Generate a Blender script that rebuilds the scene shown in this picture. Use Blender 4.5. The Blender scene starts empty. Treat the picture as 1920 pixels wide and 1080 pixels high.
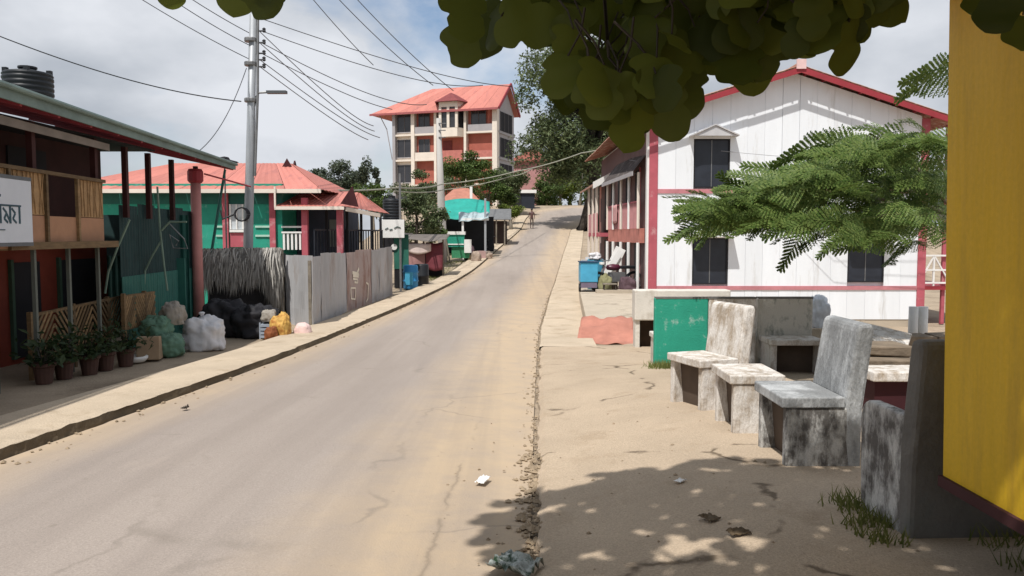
import bpy, math, random
from mathutils import Vector, Matrix, noise
R = math.radians
random.seed(7)
scene = bpy.context.scene
COL = scene.collection

# ------------------------------------------------------------------ camera
F = 1500.0
EYE = 1.6
PITCH = math.atan(100 / F)
cam = bpy.data.cameras.new('camera')
cam.sensor_width = 36.0
cam.lens = F / 1920 * 36
cam.clip_start = 0.05
cam.clip_end = 3000
cam_o = bpy.data.objects.new('camera', cam)
COL.objects.link(cam_o)
cam_o.location = (0, 0, EYE)
cam_o.rotation_euler = (R(90) - PITCH, 0, 0)
scene.camera = cam_o

# ------------------------------------------------------------------ light
SUN_TO = Vector((-0.235, -0.47, 0.92)).normalized()      # towards the sun
elev = math.asin(SUN_TO.z)
world = bpy.data.worlds.new('World')
scene.world = world
world.use_nodes = True
wn = world.node_tree.nodes
wl = world.node_tree.links
for n in list(wn):
    wn.remove(n)
wo = wn.new('ShaderNodeOutputWorld')
bg = wn.new('ShaderNodeBackground')
bg.inputs['Strength'].default_value = 0.115
sky = wn.new('ShaderNodeTexSky')
sky.sky_type = 'NISHITA'
sky.sun_disc = False
sky.sun_elevation = elev
sky.sun_rotation = math.atan2(SUN_TO.x, SUN_TO.y)
sky.air_density = 1.0
sky.dust_density = 1.5
tc = wn.new('ShaderNodeTexCoord')
mp = wn.new('ShaderNodeMapping')
mp.inputs['Scale'].default_value = (1.0, 1.0, 1.9)
mp.inputs['Location'].default_value = (0.35, 0.1, 0.22)
wl.new(tc.outputs['Generated'], mp.inputs['Vector'])
n1 = wn.new('ShaderNodeTexNoise')
n1.inputs['Scale'].default_value = 2.6
n1.inputs['Detail'].default_value = 9
n1.inputs['Roughness'].default_value = 0.52
n1.inputs['Distortion'].default_value = 0.25
wl.new(mp.outputs['Vector'], n1.inputs['Vector'])
cr = wn.new('ShaderNodeValToRGB')
cr.color_ramp.elements[0].position = 0.345
cr.color_ramp.elements[0].color = (0, 0, 0, 1)
cr.color_ramp.elements[1].position = 0.485
cr.color_ramp.elements[1].color = (1, 1, 1, 1)
wl.new(n1.outputs['Fac'], cr.inputs['Fac'])
n2 = wn.new('ShaderNodeTexNoise')
n2.inputs['Scale'].default_value = 4.2
n2.inputs['Detail'].default_value = 7
n2.inputs['Roughness'].default_value = 0.5
wl.new(mp.outputs['Vector'], n2.inputs['Vector'])
cc = wn.new('ShaderNodeValToRGB')
cc.color_ramp.elements[0].position = 0.38
cc.color_ramp.elements[0].color = (3.5, 3.8, 4.25, 1)
cc.color_ramp.elements[1].position = 0.66
cc.color_ramp.elements[1].color = (5.9, 6.1, 6.5, 1)
wl.new(n2.outputs['Fac'], cc.inputs['Fac'])
mx = wn.new('ShaderNodeMix')
mx.data_type = 'RGBA'
wl.new(cr.outputs['Color'], mx.inputs['Factor'])
wl.new(sky.outputs['Color'], mx.inputs['A'])
wl.new(cc.outputs['Color'], mx.inputs['B'])
wl.new(mx.outputs['Result'], bg.inputs['Color'])
wl.new(bg.outputs['Background'], wo.inputs['Surface'])

sun = bpy.data.lights.new('sun', 'SUN')
sun.energy = 3.9
sun.angle = R(0.9)
sun.color = (1.0, 0.97, 0.925)
sun_o = bpy.data.objects.new('sun', sun)
COL.objects.link(sun_o)
sun_o.rotation_euler = SUN_TO.to_track_quat('Z', 'Y').to_euler()

vs = scene.view_settings
vs.view_transform = 'Standard'
vs.look = 'None'
vs.exposure = 0.2
vs.gamma = 1.0
vs.use_curve_mapping = False
try:
    scene.cycles.max_bounces = 6
    scene.cycles.transparent_max_bounces = 8
except Exception:
    pass

# ------------------------------------------------------------------ helpers
CP, SP = math.cos(PITCH), math.sin(PITCH)


def P(px, py, d):
    """photo pixel (1920x1080) at forward distance d metres -> world point"""
    u = (px - 960) / F
    v = (540 - py) / F
    Y = CP + v * SP
    Z = -SP + v * CP
    return Vector((u * d / Y, d, EYE + Z * d / Y))


def interp(tab, t):
    if t <= tab[0][0]:
        return tab[0][1]
    for (a, va), (b, vb) in zip(tab, tab[1:]):
        if t <= b:
            k = (t - a) / (b - a)
            return va + (vb - va) * k
    return tab[-1][1]


def sstep(a, b, x):
    t = max(0.0, min(1.0, (x - a) / (b - a)))
    return t * t * (3 - 2 * t)


ZR = [(-20, 0.35), (-6, 0.12), (0, 0.0), (6.4, -0.21), (9.4, -0.34), (13, -0.47), (17.7, -0.56), (23, -0.59), (27.7, -0.56),
      (33, -0.47), (39.5, -0.28), (44, 0.0), (49, 0.38), (56, 0.93), (63, 1.5), (69, 2.05), (76, 2.95), (84, 4.0), (92, 4.85), (100, 5.3),
      (115, 5.4), (160, 2.0), (260, -14.0), (700, -60)]


def zr(y):
    return (interp(ZR, y - 1.6) + 2 * interp(ZR, y) + interp(ZR, y + 1.6)) / 4


def g(x, y):
    z = zr(y)
    z += 0.17 * sstep(0.1, 1.6, x) * (1 - sstep(8, 14, y))
    z -= 0.62 * sstep(2.8, 4.0, x) * sstep(12.5, 15.0, y) * (1 - sstep(38, 46, y))
    z -= 7.0 * sstep(18, 60, x) * (1 - 0.6 * sstep(70, 90, y))
    z -= 0.6 * sstep(-16, -30, x) + 6.0 * sstep(-24, -70, x)
    z -= 6.0 * sstep(-8, -20, x) * sstep(45, 80, y)
    if y > 75:
        z += 1.2 * sstep(4, -10, x) * sstep(75, 85, y) * (1 - sstep(115, 150, y))
    return z


# ---- materials
MATS = {}


def mat(name, col, rough=0.85, var=0.18, scale=3.0, bump=0.0, bscale=40.0, dirt=None, dirt_amt=0.0, dirt_scale=2.0,
        spec=0.3, metal=0.0, stretch=None, trans=0.0, grain=0.0, gscale=160.0, objvar=0.0):
    if name in MATS:
        return MATS[name]
    m = bpy.data.materials.new(name)
    m.use_nodes = True
    nt = m.node_tree
    N, L = nt.nodes, nt.links
    b = N['Principled BSDF']
    b.inputs['Roughness'].default_value = rough
    b.inputs['Metallic'].default_value = metal
    b.inputs['Specular IOR Level'].default_value = spec
    t = N.new('ShaderNodeTexCoord')
    mpn = N.new('ShaderNodeMapping')
    if stretch:
        mpn.inputs['Scale'].default_value = stretch
    L.new(t.outputs['Object'], mpn.inputs['Vector'])
    nz = N.new('ShaderNodeTexNoise')
    nz.inputs['Scale'].default_value = scale
    nz.inputs['Detail'].default_value = 8
    nz.inputs['Roughness'].default_value = 0.62
    L.new(mpn.outputs['Vector'], nz.inputs['Vector'])
    rmp = N.new('ShaderNodeValToRGB')
    e = rmp.color_ramp.elements
    e[0].position = 0.28
    e[1].position = 0.72
    e[0].color = tuple(max(0, c * (1 - var)) for c in col) + (1,)
    e[1].color = tuple(min(1, c * (1 + var)) for c in col) + (1,)
    L.new(nz.outputs['Fac'], rmp.inputs['Fac'])
    out = rmp.outputs['Color']
    if dirt is not None:
        n3 = N.new('ShaderNodeTexNoise')
        n3.inputs['Scale'].default_value = dirt_scale
        n3.inputs['Detail'].default_value = 10
        n3.inputs['Roughness'].default_value = 0.68
        L.new(mpn.outputs['Vector'], n3.inputs['Vector'])
        r3 = N.new('ShaderNodeValToRGB')
        r3.color_ramp.elements[0].position = 0.60 - dirt_amt * 0.45
        r3.color_ramp.elements[1].position = 0.70 - dirt_amt * 0.30
        L.new(n3.outputs['Fac'], r3.inputs['Fac'])
        mm = N.new('ShaderNodeMix')
        mm.data_type = 'RGBA'
        L.new(r3.outputs['Color'], mm.inputs['Factor'])
        L.new(out, mm.inputs['A'])
        mm.inputs['B'].default_value = tuple(dirt) + (1,)
        out = mm.outputs['Result']
    if grain > 0:
        ng = N.new('ShaderNodeTexNoise')
        ng.inputs['Scale'].default_value = gscale
        ng.inputs['Detail'].default_value = 5
        ng.inputs['Roughness'].default_value = 0.75
        L.new(t.outputs['Object'], ng.inputs['Vector'])
        rg_ = N.new('ShaderNodeValToRGB')
        rg_.color_ramp.elements[0].position = 0.32
        rg_.color_ramp.elements[1].position = 0.68
        rg_.color_ramp.elements[0].color = (1 - grain,) * 3 + (1,)
        rg_.color_ramp.elements[1].color = (1 + grain * .7,) * 3 + (1,)
        L.new(ng.outputs['Fac'], rg_.inputs['Fac'])
        mg = N.new('ShaderNodeMix')
        mg.data_type = 'RGBA'
        mg.blend_type = 'MULTIPLY'
        mg.inputs['Factor'].default_value = 1.0
        L.new(out, mg.inputs['A'])
        L.new(rg_.outputs['Color'], mg.inputs['B'])
        out = mg.outputs['Result']
    if objvar > 0:
        oi = N.new('ShaderNodeObjectInfo')
        mr = N.new('ShaderNodeMapRange')
        mr.inputs['To Min'].default_value = 1 - objvar
        mr.inputs['To Max'].default_value = 1 + objvar * .5
        L.new(oi.outputs['Random'], mr.inputs['Value'])
        mo = N.new('ShaderNodeVectorMath')
        mo.operation = 'SCALE'
        L.new(out, mo.inputs[0])
        L.new(mr.outputs['Result'], mo.inputs['Scale'])
        out = mo.outputs['Vector']
    L.new(out, b.inputs['Base Color'])
    if bump > 0:
        nb = N.new('ShaderNodeTexNoise')
        nb.inputs['Scale'].default_value = bscale
        nb.inputs['Detail'].default_value = 6
        L.new(mpn.outputs['Vector'], nb.inputs['Vector'])
        bp = N.new('ShaderNodeBump')
        bp.inputs['Strength'].default_value = min(1.0, bump)
        bp.inputs['Distance'].default_value = 0.02
        L.new(nb.outputs['Fac'], bp.inputs['Height'])
        L.new(bp.outputs['Normal'], b.inputs['Normal'])
    if trans > 0:
        tr = N.new('ShaderNodeBsdfTranslucent')
        L.new(out, tr.inputs['Color'])
        ms = N.new('ShaderNodeMixShader')
        ms.inputs['Fac'].default_value = trans
        L.new(b.outputs['BSDF'], ms.inputs[1])
        L.new(tr.outputs['BSDF'], ms.inputs[2])
        L.new(ms.outputs['Shader'], N['Material Output'].inputs['Surface'])
    MATS[name] = m
    return m


def leafmat(name, c1, c2, trans=0.35, rough=0.55):
    """per-leaf colour variation through a colour attribute-free random: uses position noise"""
    if name in MATS:
        return MATS[name]
    m = bpy.data.materials.new(name)
    m.use_nodes = True
    N, L = m.node_tree.nodes, m.node_tree.links
    b = N['Principled BSDF']
    b.inputs['Roughness'].default_value = rough
    b.inputs['Specular IOR Level'].default_value = 0.25
    gm = N.new('ShaderNodeNewGeometry')
    oi = N.new('ShaderNodeObjectInfo')
    ad = N.new('ShaderNodeMath')
    ad.operation = 'ADD'
    L.new(gm.outputs['Random Per Island'], ad.inputs[0])
    L.new(oi.outputs['Random'], ad.inputs[1])
    fr = N.new('ShaderNodeMath')
    fr.operation = 'FRACT'
    L.new(ad.outputs[0], fr.inputs[0])
    rp = N.new('ShaderNodeValToRGB')
    rp.color_ramp.elements[0].color = tuple(c1) + (1,)
    rp.color_ramp.elements[1].color = tuple(c2) + (1,)
    L.new(fr.outputs[0], rp.inputs['Fac'])
    L.new(rp.outputs['Color'], b.inputs['Base Color'])
    tr = N.new('ShaderNodeBsdfTranslucent')
    L.new(rp.outputs['Color'], tr.inputs['Color'])
    ms = N.new('ShaderNodeMixShader')
    ms.inputs['Fac'].default_value = trans
    L.new(b.outputs['BSDF'], ms.inputs[1])
    L.new(tr.outputs['BSDF'], ms.inputs[2])
    L.new(ms.outputs['Shader'], N['Material Output'].inputs['Surface'])
    MATS[name] = m
    return m


# ---- mesh builder
class MB:
    def __init__(self):
        self.v = []
        self.f = []

    def add(self, vs_, fs_):
        o = len(self.v)
        self.v += [Vector(p) for p in vs_]
        self.f += [tuple(i + o for i in f) for f in fs_]

    def box(self, c, s, rot=None, jit=0.0):
        x, y, z = s[0] / 2, s[1] / 2, s[2] / 2
        pts = [Vector((a * x, b * y, e * z)) for a in (-1, 1) for b in (-1, 1) for e in (-1, 1)]
        if jit:
            pts = [p + Vector([random.uniform(-jit, jit) for _ in range(3)]) for p in pts]
        if rot is not None:
            pts = [rot @ p for p in pts]
        c = Vector(c)
        self.add([p + c for p in pts], [(0, 1, 3, 2), (4, 6, 7, 5), (0, 4, 5, 1), (2, 3, 7, 6), (0, 2, 6, 4), (1, 5, 7, 3)])
        return self

    def bx(self, x0, x1, y0, y1, z0, z1):
        return self.box(((x0 + x1) / 2, (y0 + y1) / 2, (z0 + z1) / 2), (x1 - x0, y1 - y0, z1 - z0))

    def bar(self, a, b, w, h=None, up=(0, 0, 1)):
        a, b = Vector(a), Vector(b)
        h = h or w
        d = (b - a)
        ln = d.length
        if ln < 1e-6:
            return self
        d.normalize()
        up = Vector(up)
        if abs(d.dot(up)) > 0.98:
            up = Vector((0, 1, 0))
        s = d.cross(up).normalized()
        u = s.cross(d).normalized()
        pts = []
        for q in (a, b):
            for i, j in ((-1, -1), (1, -1), (1, 1), (-1, 1)):
                pts.append(q + s * (i * w / 2) + u * (j * h / 2))
        self.add(pts, [(0, 3, 2, 1), (4, 5, 6, 7), (0, 1, 5, 4), (1, 2, 6, 5), (2, 3, 7, 6), (3, 0, 4, 7)])
        return self

    def tube(self, pts, r, n=6, cap=True):
        pts = [Vector(p) for p in pts]
        m = len(pts)
        rr = r if isinstance(r, (list, tuple)) else [r] * m
        o = len(self.v)
        for i, p in enumerate(pts):
            d = (pts[min(i + 1, m - 1)] - pts[max(i - 1, 0)])
            d = d.normalized() if d.length > 1e-9 else Vector((0, 0, 1))
            up = Vector((0, 0, 1)) if abs(d.z) < 0.9 else Vector((0, 1, 0))
            s = d.cross(up).normalized()
            u = s.cross(d).normalized()
            for k in range(n):
                a = 2 * math.pi * k / n
                self.v.append(p + (s * math.cos(a) + u * math.sin(a)) * rr[i])
        for i in range(m - 1):
            for k in range(n):
                self.f.append((o + i * n + k, o + i * n + (k + 1) % n, o + (i + 1) * n + (k + 1) % n, o + (i + 1) * n + k))
        if cap:
            self.f.append(tuple(o + k for k in range(n))[::-1])
            self.f.append(tuple(o + (m - 1) * n + k for k in range(n)))
        return self

    def lathe(self, prof, c=(0, 0, 0), n=16, cap=True):
        c = Vector(c)
        o = len(self.v)
        for (r, z) in prof:
            for k in range(n):
                a = 2 * math.pi * k / n
                self.v.append(c + Vector((r * math.cos(a), r * math.sin(a), z)))
        m = len(prof)
        for i in range(m - 1):
            for k in range(n):
                self.f.append((o + i * n + k, o + i * n + (k + 1) % n, o + (i + 1) * n + (k + 1) % n, o + (i + 1) * n + k))
        if cap:
            self.f.append(tuple(o + k for k in range(n))[::-1])
            self.f.append(tuple(o + (m - 1) * n + k for k in range(n)))
        return self

    def poly(self, pts, thick, axis):
        """extrude a planar polygon by vector axis*thick"""
        pts = [Vector(p) for p in pts]
        ax = Vector(axis) * thick
        n = len(pts)
        self.add(pts + [p + ax for p in pts], [tuple(range(n))[::-1], tuple(range(n, 2 * n))] +
                 [(i, (i + 1) % n, n + (i + 1) % n, n + i) for i in range(n)])
        return self

    def corr(self, o, e1, e2, pitch=0.11, amp=0.012, jitter=0.0, sub=1, nrm=None):
        """corrugated sheet: origin o, e1 across the waves, e2 along the waves"""
        o, e1, e2 = Vector(o), Vector(e1), Vector(e2)
        nv = nrm if nrm is not None else e1.cross(e2).normalized()
        w = e1.length
        n = max(4, int(w / pitch * 5))
        base = len(self.v)
        for j in range(sub + 1):
            for i in range(n + 1):
                t = i / n
                h = amp * math.sin(2 * math.pi * t * w / pitch)
                jj = jitter * (noise.noise(Vector((t * 4 + o.x, j * 1.7 + o.y, o.z))) if jitter else 0)
                self.v.append(o + e1 * t + e2 * (j / sub) + nv * (h + jj))
        for j in range(sub):
            for i in range(n):
                a = base + j * (n + 1) + i
                self.f.append((a, a + 1, a + n + 2, a + n + 1))
        return self

    def build(self, name, m, parent=None, smooth=False, bevel=0.0, local=False, solid=0.0):
        off = Vector((0, 0, 0))
        if parent is not None and not local:
            p = parent
            while p is not None:
                off += p.location
                p = p.parent
        me = bpy.data.meshes.new(name)
        me.from_pydata([tuple(q - off) for q in self.v], [], self.f)
        me.update()
        if m is not None:
            me.materials.append(m)
        if smooth:
            me.polygons.foreach_set('use_smooth', [True] * len(me.polygons))
        o = bpy.data.objects.new(name, me)
        COL.objects.link(o)
        if parent is not None:
            o.parent = parent
        if bevel > 0:
            bv = o.modifiers.new('bevel', 'BEVEL')
            bv.width = bevel
            bv.segments = 2
            bv.limit_method = 'ANGLE'
            bv.angle_limit = R(40)
        if solid > 0:
            sd = o.modifiers.new('solid', 'SOLIDIFY')
            sd.thickness = solid
        return o


def thing(name, label, cat, loc=(0, 0, 0), rz=0.0, group=None, rot=None):
    o = bpy.data.objects.new(name, None)
    o.empty_display_size = 0.2
    COL.objects.link(o)
    o.location = loc
    o.rotation_euler = rot if rot else (0, 0, rz)
    o['label'] = label
    o['category'] = cat
    if group:
        o['group'] = group
    return o


def tag(o, label, cat, group=None):
    o['label'] = label
    o['category'] = cat
    if group:
        o['group'] = group
    return o


def structure(o):
    o['kind'] = 'structure'
    return o


def centre(o):
    """move a top-level mesh's origin to the middle of its footprint"""
    vs_ = [v.co for v in o.data.vertices]
    c = Vector((sum(v.x for v in vs_) / len(vs_), sum(v.y for v in vs_) / len(vs_), min(v.z for v in vs_)))
    o.data.transform(Matrix.Translation(-c))
    o.location = o.location + c
    return o


def sag(a, b, s, n=14):
    a, b = Vector(a), Vector(b)
    return [a.lerp(b, i / n) - Vector((0, 0, 4 * s * (i / n) * (1 - i / n))) for i in range(n + 1)]


def copy_tree(o, parent=None):
    c = o.copy()
    COL.objects.link(c)
    c.parent = parent
    for ch in list(o.children):
        copy_tree(ch, c)
    return c


# ------------------------------------------------------------------ palette
ROAD = (0.43, 0.365, 0.30)
m_concrete = mat('weathered concrete', (0.47, 0.40, 0.31), 0.92, 0.14, 1.3, 0.35, 60, grain=.18, dirt=(0.30, 0.25, 0.19), dirt_amt=0.12, dirt_scale=1.4)
m_dirt = mat('dusty ground', (0.36, 0.285, 0.205), 0.95, 0.22, 0.9, 0.5, 30, grain=.25, gscale=50, dirt=(0.24, 0.185, 0.13), dirt_amt=0.2, dirt_scale=0.8)
m_white = mat('white painted boards', (0.80, 0.825, 0.85), 0.6, 0.04, 2.0, 0.15, 25, dirt=(0.64, 0.64, 0.63), dirt_amt=0.07, dirt_scale=1.6, stretch=(1.6, 1, 0.22), objvar=.05)
m_whitep = mat('white paint', (0.78, 0.77, 0.74), 0.6, 0.07, 3, 0.1, 30)
m_pink = mat('faded red paint', (0.43, 0.10, 0.125), 0.65, 0.15, 2.5, 0.15, 30, dirt=(0.50, 0.24, 0.25), dirt_amt=0.08, dirt_scale=3)
m_fascia = mat('dark red fascia paint', (0.30, 0.035, 0.045), 0.55, 0.15, 3, 0.1, 30)
m_dark = mat('dark interior', (0.020, 0.019, 0.022), 0.85, 0.2, 2)
m_win = mat('dark shuttered window', (0.022, 0.026, 0.036), 0.4, 0.25, 3, spec=0.4)
m_redroof = mat('red sheet roofing', (0.52, 0.19, 0.15), 0.6, 0.10, 1.2, 0.1, 20, dirt=(0.40, 0.15, 0.13), dirt_amt=0.12, dirt_scale=1.3, objvar=.14, stretch=(2.2, .6, .6))
m_rust = mat('rusty roof sheet', (0.36, 0.17, 0.12), 0.8, 0.3, 4, 0.2, 30, dirt=(0.52, 0.40, 0.33), dirt_amt=0.25, dirt_scale=5)
m_teal = mat('teal wall paint', (0.025, 0.29, 0.20), 0.65, 0.14, 2.2, 0.1, 30, dirt=(0.16, 0.40, 0.33), dirt_amt=0.08, dirt_scale=2.5)
m_tealdk = mat('deep green sheet', (0.022, 0.105, 0.088), 0.6, 0.22, 2.5, 0.1, 30)
m_yellow = mat('yellow painted sheet', (0.74, 0.46, 0.022), 0.5, 0.10, 1.6, 0.5, 3.5, dirt=(0.62, 0.38, 0.025), dirt_amt=0.14, dirt_scale=2.6, stretch=(1, 1.6, 0.22), grain=.07, gscale=40)
m_grey_tin = mat('grey zinc sheet', (0.49, 0.485, 0.49), 0.55, 0.16, 1.6, 0.1, 30, objvar=.2, dirt=(0.42, 0.37, 0.345), dirt_amt=0.16, dirt_scale=1.5, stretch=(1, 1, 0.35), metal=0.15)
m_black = mat('black plastic', (0.017, 0.019, 0.022), 0.45, 0.2, 4)
m_tarp_blk = mat('black tarpaulin', (0.020, 0.019, 0.022), 0.7, 0.4, 3, 0.4, 8)
m_bark = mat('dark bark', (0.055, 0.045, 0.036), 0.95, 0.35, 6, 0.8, 14)
m_bark2 = mat('pale bark', (0.22, 0.19, 0.15), 0.95, 0.3, 6, 0.6, 20)
m_bamboo = mat('dry bamboo', (0.22, 0.14, 0.068), 0.7, 0.3, 5, 0.2, 40, stretch=(1, 1, 4), objvar=.45)
m_straw = mat('weathered straw', (0.26, 0.235, 0.205), 0.95, 0.35, 9)
m_matting = mat('woven bamboo matting', (0.38, 0.235, 0.115), 0.8, 0.25, 6, 0.5, 50)
m_orange = mat('rust orange wall paint', (0.19, 0.036, 0.020), 0.75, 0.2, 2)
m_metal = mat('galvanised pole', (0.36, 0.375, 0.39), 0.5, 0.1, 2, metal=0.3)
m_steel = mat('dull steel', (0.20, 0.20, 0.20), 0.5, 0.2, 4, metal=0.4)
m_wire = mat('black cable', (0.045, 0.045, 0.05), 0.6, 0.1)
m_blue = mat('blue plastic', (0.035, 0.22, 0.46), 0.4, 0.12, 3)
m_cyan = mat('sky blue plastic', (0.07, 0.34, 0.52), 0.4, 0.15, 3)
m_terr = mat('terracotta', (0.085, 0.045, 0.035), 0.85, 0.2, 5)
m_maroon = mat('maroon tarpaulin', (0.16, 0.035, 0.045), 0.75, 0.25, 2, 0.3, 6)
m_brick = mat('red brick', (0.36, 0.115, 0.075), 0.85, 0.2, 4)
m_cream = mat('cream wall paint', (0.74, 0.66, 0.57), 0.7, 0.08, 1.5)
m_greyw = mat('grey wall paint', (0.36, 0.34, 0.345), 0.75, 0.1, 1.5)
m_glass = mat('dark window glass', (0.035, 0.035, 0.04), 0.15, 0.3, 1, spec=0.6)
m_tealtarp = mat('teal tarpaulin', (0.02, 0.30, 0.245), 0.6, 0.2, 2, 0.2, 6)


# ------------------------------------------------------------------ ground and road
def grid_axis(stops):
    out = []
    for a, b, s in stops:
        n = max(1, int(round((b - a) / s)))
        out += [a + (b - a) * i / n for i in range(n)]
    out.append(stops[-1][1])
    return out


gx = grid_axis([(-700, -100, 60), (-100, -30, 7), (-30, -8, 1.2), (-8, 6, 0.25), (6, 30, 1.0), (30, 100, 7), (100, 700, 60)])
gy = grid_axis([(-60, -4, 4), (-4, 26, 0.3), (26, 110, 1.0), (110, 200, 6), (200, 900, 50)])
mb = MB()
mb.v = [Vector((x, y, g(x, y) - 0.03 + 0.018 * noise.noise(Vector((x * 1.3, y * 1.3, 0))) * (1 if abs(x) < 12 else 0))) for y in gy for x in gx]
nx = len(gx)
mb.f = [(j * nx + i, j * nx + i + 1, (j + 1) * nx + i + 1, (j + 1) * nx + i) for j in range(len(gy) - 1) for i in range(nx - 1)]
structure(mb.build('ground', m_dirt, smooth=True))

# road edge pairs (left x,y / right x,y)
EDGE = [((-4.6, -12), (-0.45, -12)), ((-4.32, -4), (-0.15, -4)), ((-4.2, 2), (0.02, 2)), ((-4.1, 6.4), (0.17, 6.4)), ((-4.0, 9.4), (0.27, 9.4)), ((-3.66, 17.7), (0.60, 17.7)),
        ((-3.32, 23), (0.96, 23)), ((-2.95, 27.7), (1.28, 27.7)), ((-2.42, 34), (1.8, 34)), ((-2.0, 39.5), (2.24, 39.5)), ((-1.17, 49), (3.1, 49)),
        ((-0.5, 56), (3.8, 56)), ((0.2, 63), (4.48, 63)), ((0.8, 69), (5.2, 69)), ((1.5, 78), (7.4, 73)), ((2.9, 86), (10.5, 76)), ((7, 92), (14, 79)),
        ((14, 96), (20, 83)), ((30, 102), (33, 90))]


def edge_pt(t, side):
    i = min(int(t), len(EDGE) - 2)
    k = t - i
    p0 = EDGE[max(i - 1, 0)][side]
    p1, p2 = EDGE[i][side], EDGE[i + 1][side]
    p3 = EDGE[min(i + 2, len(EDGE) - 1)][side]
    r = []
    for a, b, c, d in zip(p0, p1, p2, p3):
        # monotone-ish catmull with reduced tangents
        m1, m2 = (c - a) * 0.4, (d - b) * 0.4
        r.append((2 * k**3 - 3 * k**2 + 1) * b + (k**3 - 2 * k**2 + k) * m1 + (-2 * k**3 + 3 * k**2) * c + (k**3 - k**2) * m2)
    return Vector((r[0], r[1], 0))


TS = []
for i in range(len(EDGE) - 1):
    seg = max(6, int((Vector(EDGE[i + 1][0]) - Vector(EDGE[i][0])).length / 0.35)) if i < 8 else 12
    TS += [i + k / seg for k in range(seg)]
TS.append(len(EDGE) - 1)

NA = 18
mb = MB()
for t in TS:
    a, b = edge_pt(t, 0), edge_pt(t, 1)
    for j in range(NA + 1):
        k = j / NA
        p = a.lerp(b, k)
        zz = (zr(a.y) * (1 - k) + zr(b.y) * k)
        h = 0.045 * (1 - (2 * k - 1)**2) + 0.006 * noise.noise(Vector((p.x * 1.5, p.y * 1.2, 3)))
        mb.v.append(Vector((p.x, p.y, zz + h)))
for i in range(len(TS) - 1):
    for j in range(NA):
        o = i * (NA + 1) + j
        mb.f.append((o, o + 1, o + NA + 2, o + NA + 1))
road = structure(mb.build('road', None, smooth=True))
# UV: u across, v along (metres)
uv = road.data.uv_layers.new(name='UVMap')
acc = [0]
for i in range(1, len(TS)):
    acc.append(acc[-1] + (edge_pt(TS[i], 0) - edge_pt(TS[i - 1], 0)).length)
for pl in road.data.polygons:
    for li in pl.loop_indices:
        vi = road.data.loops[li].vertex_index
        uv.data[li].uv = ((vi % (NA + 1)) / NA, acc[vi // (NA + 1)] * 0.1)


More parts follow.
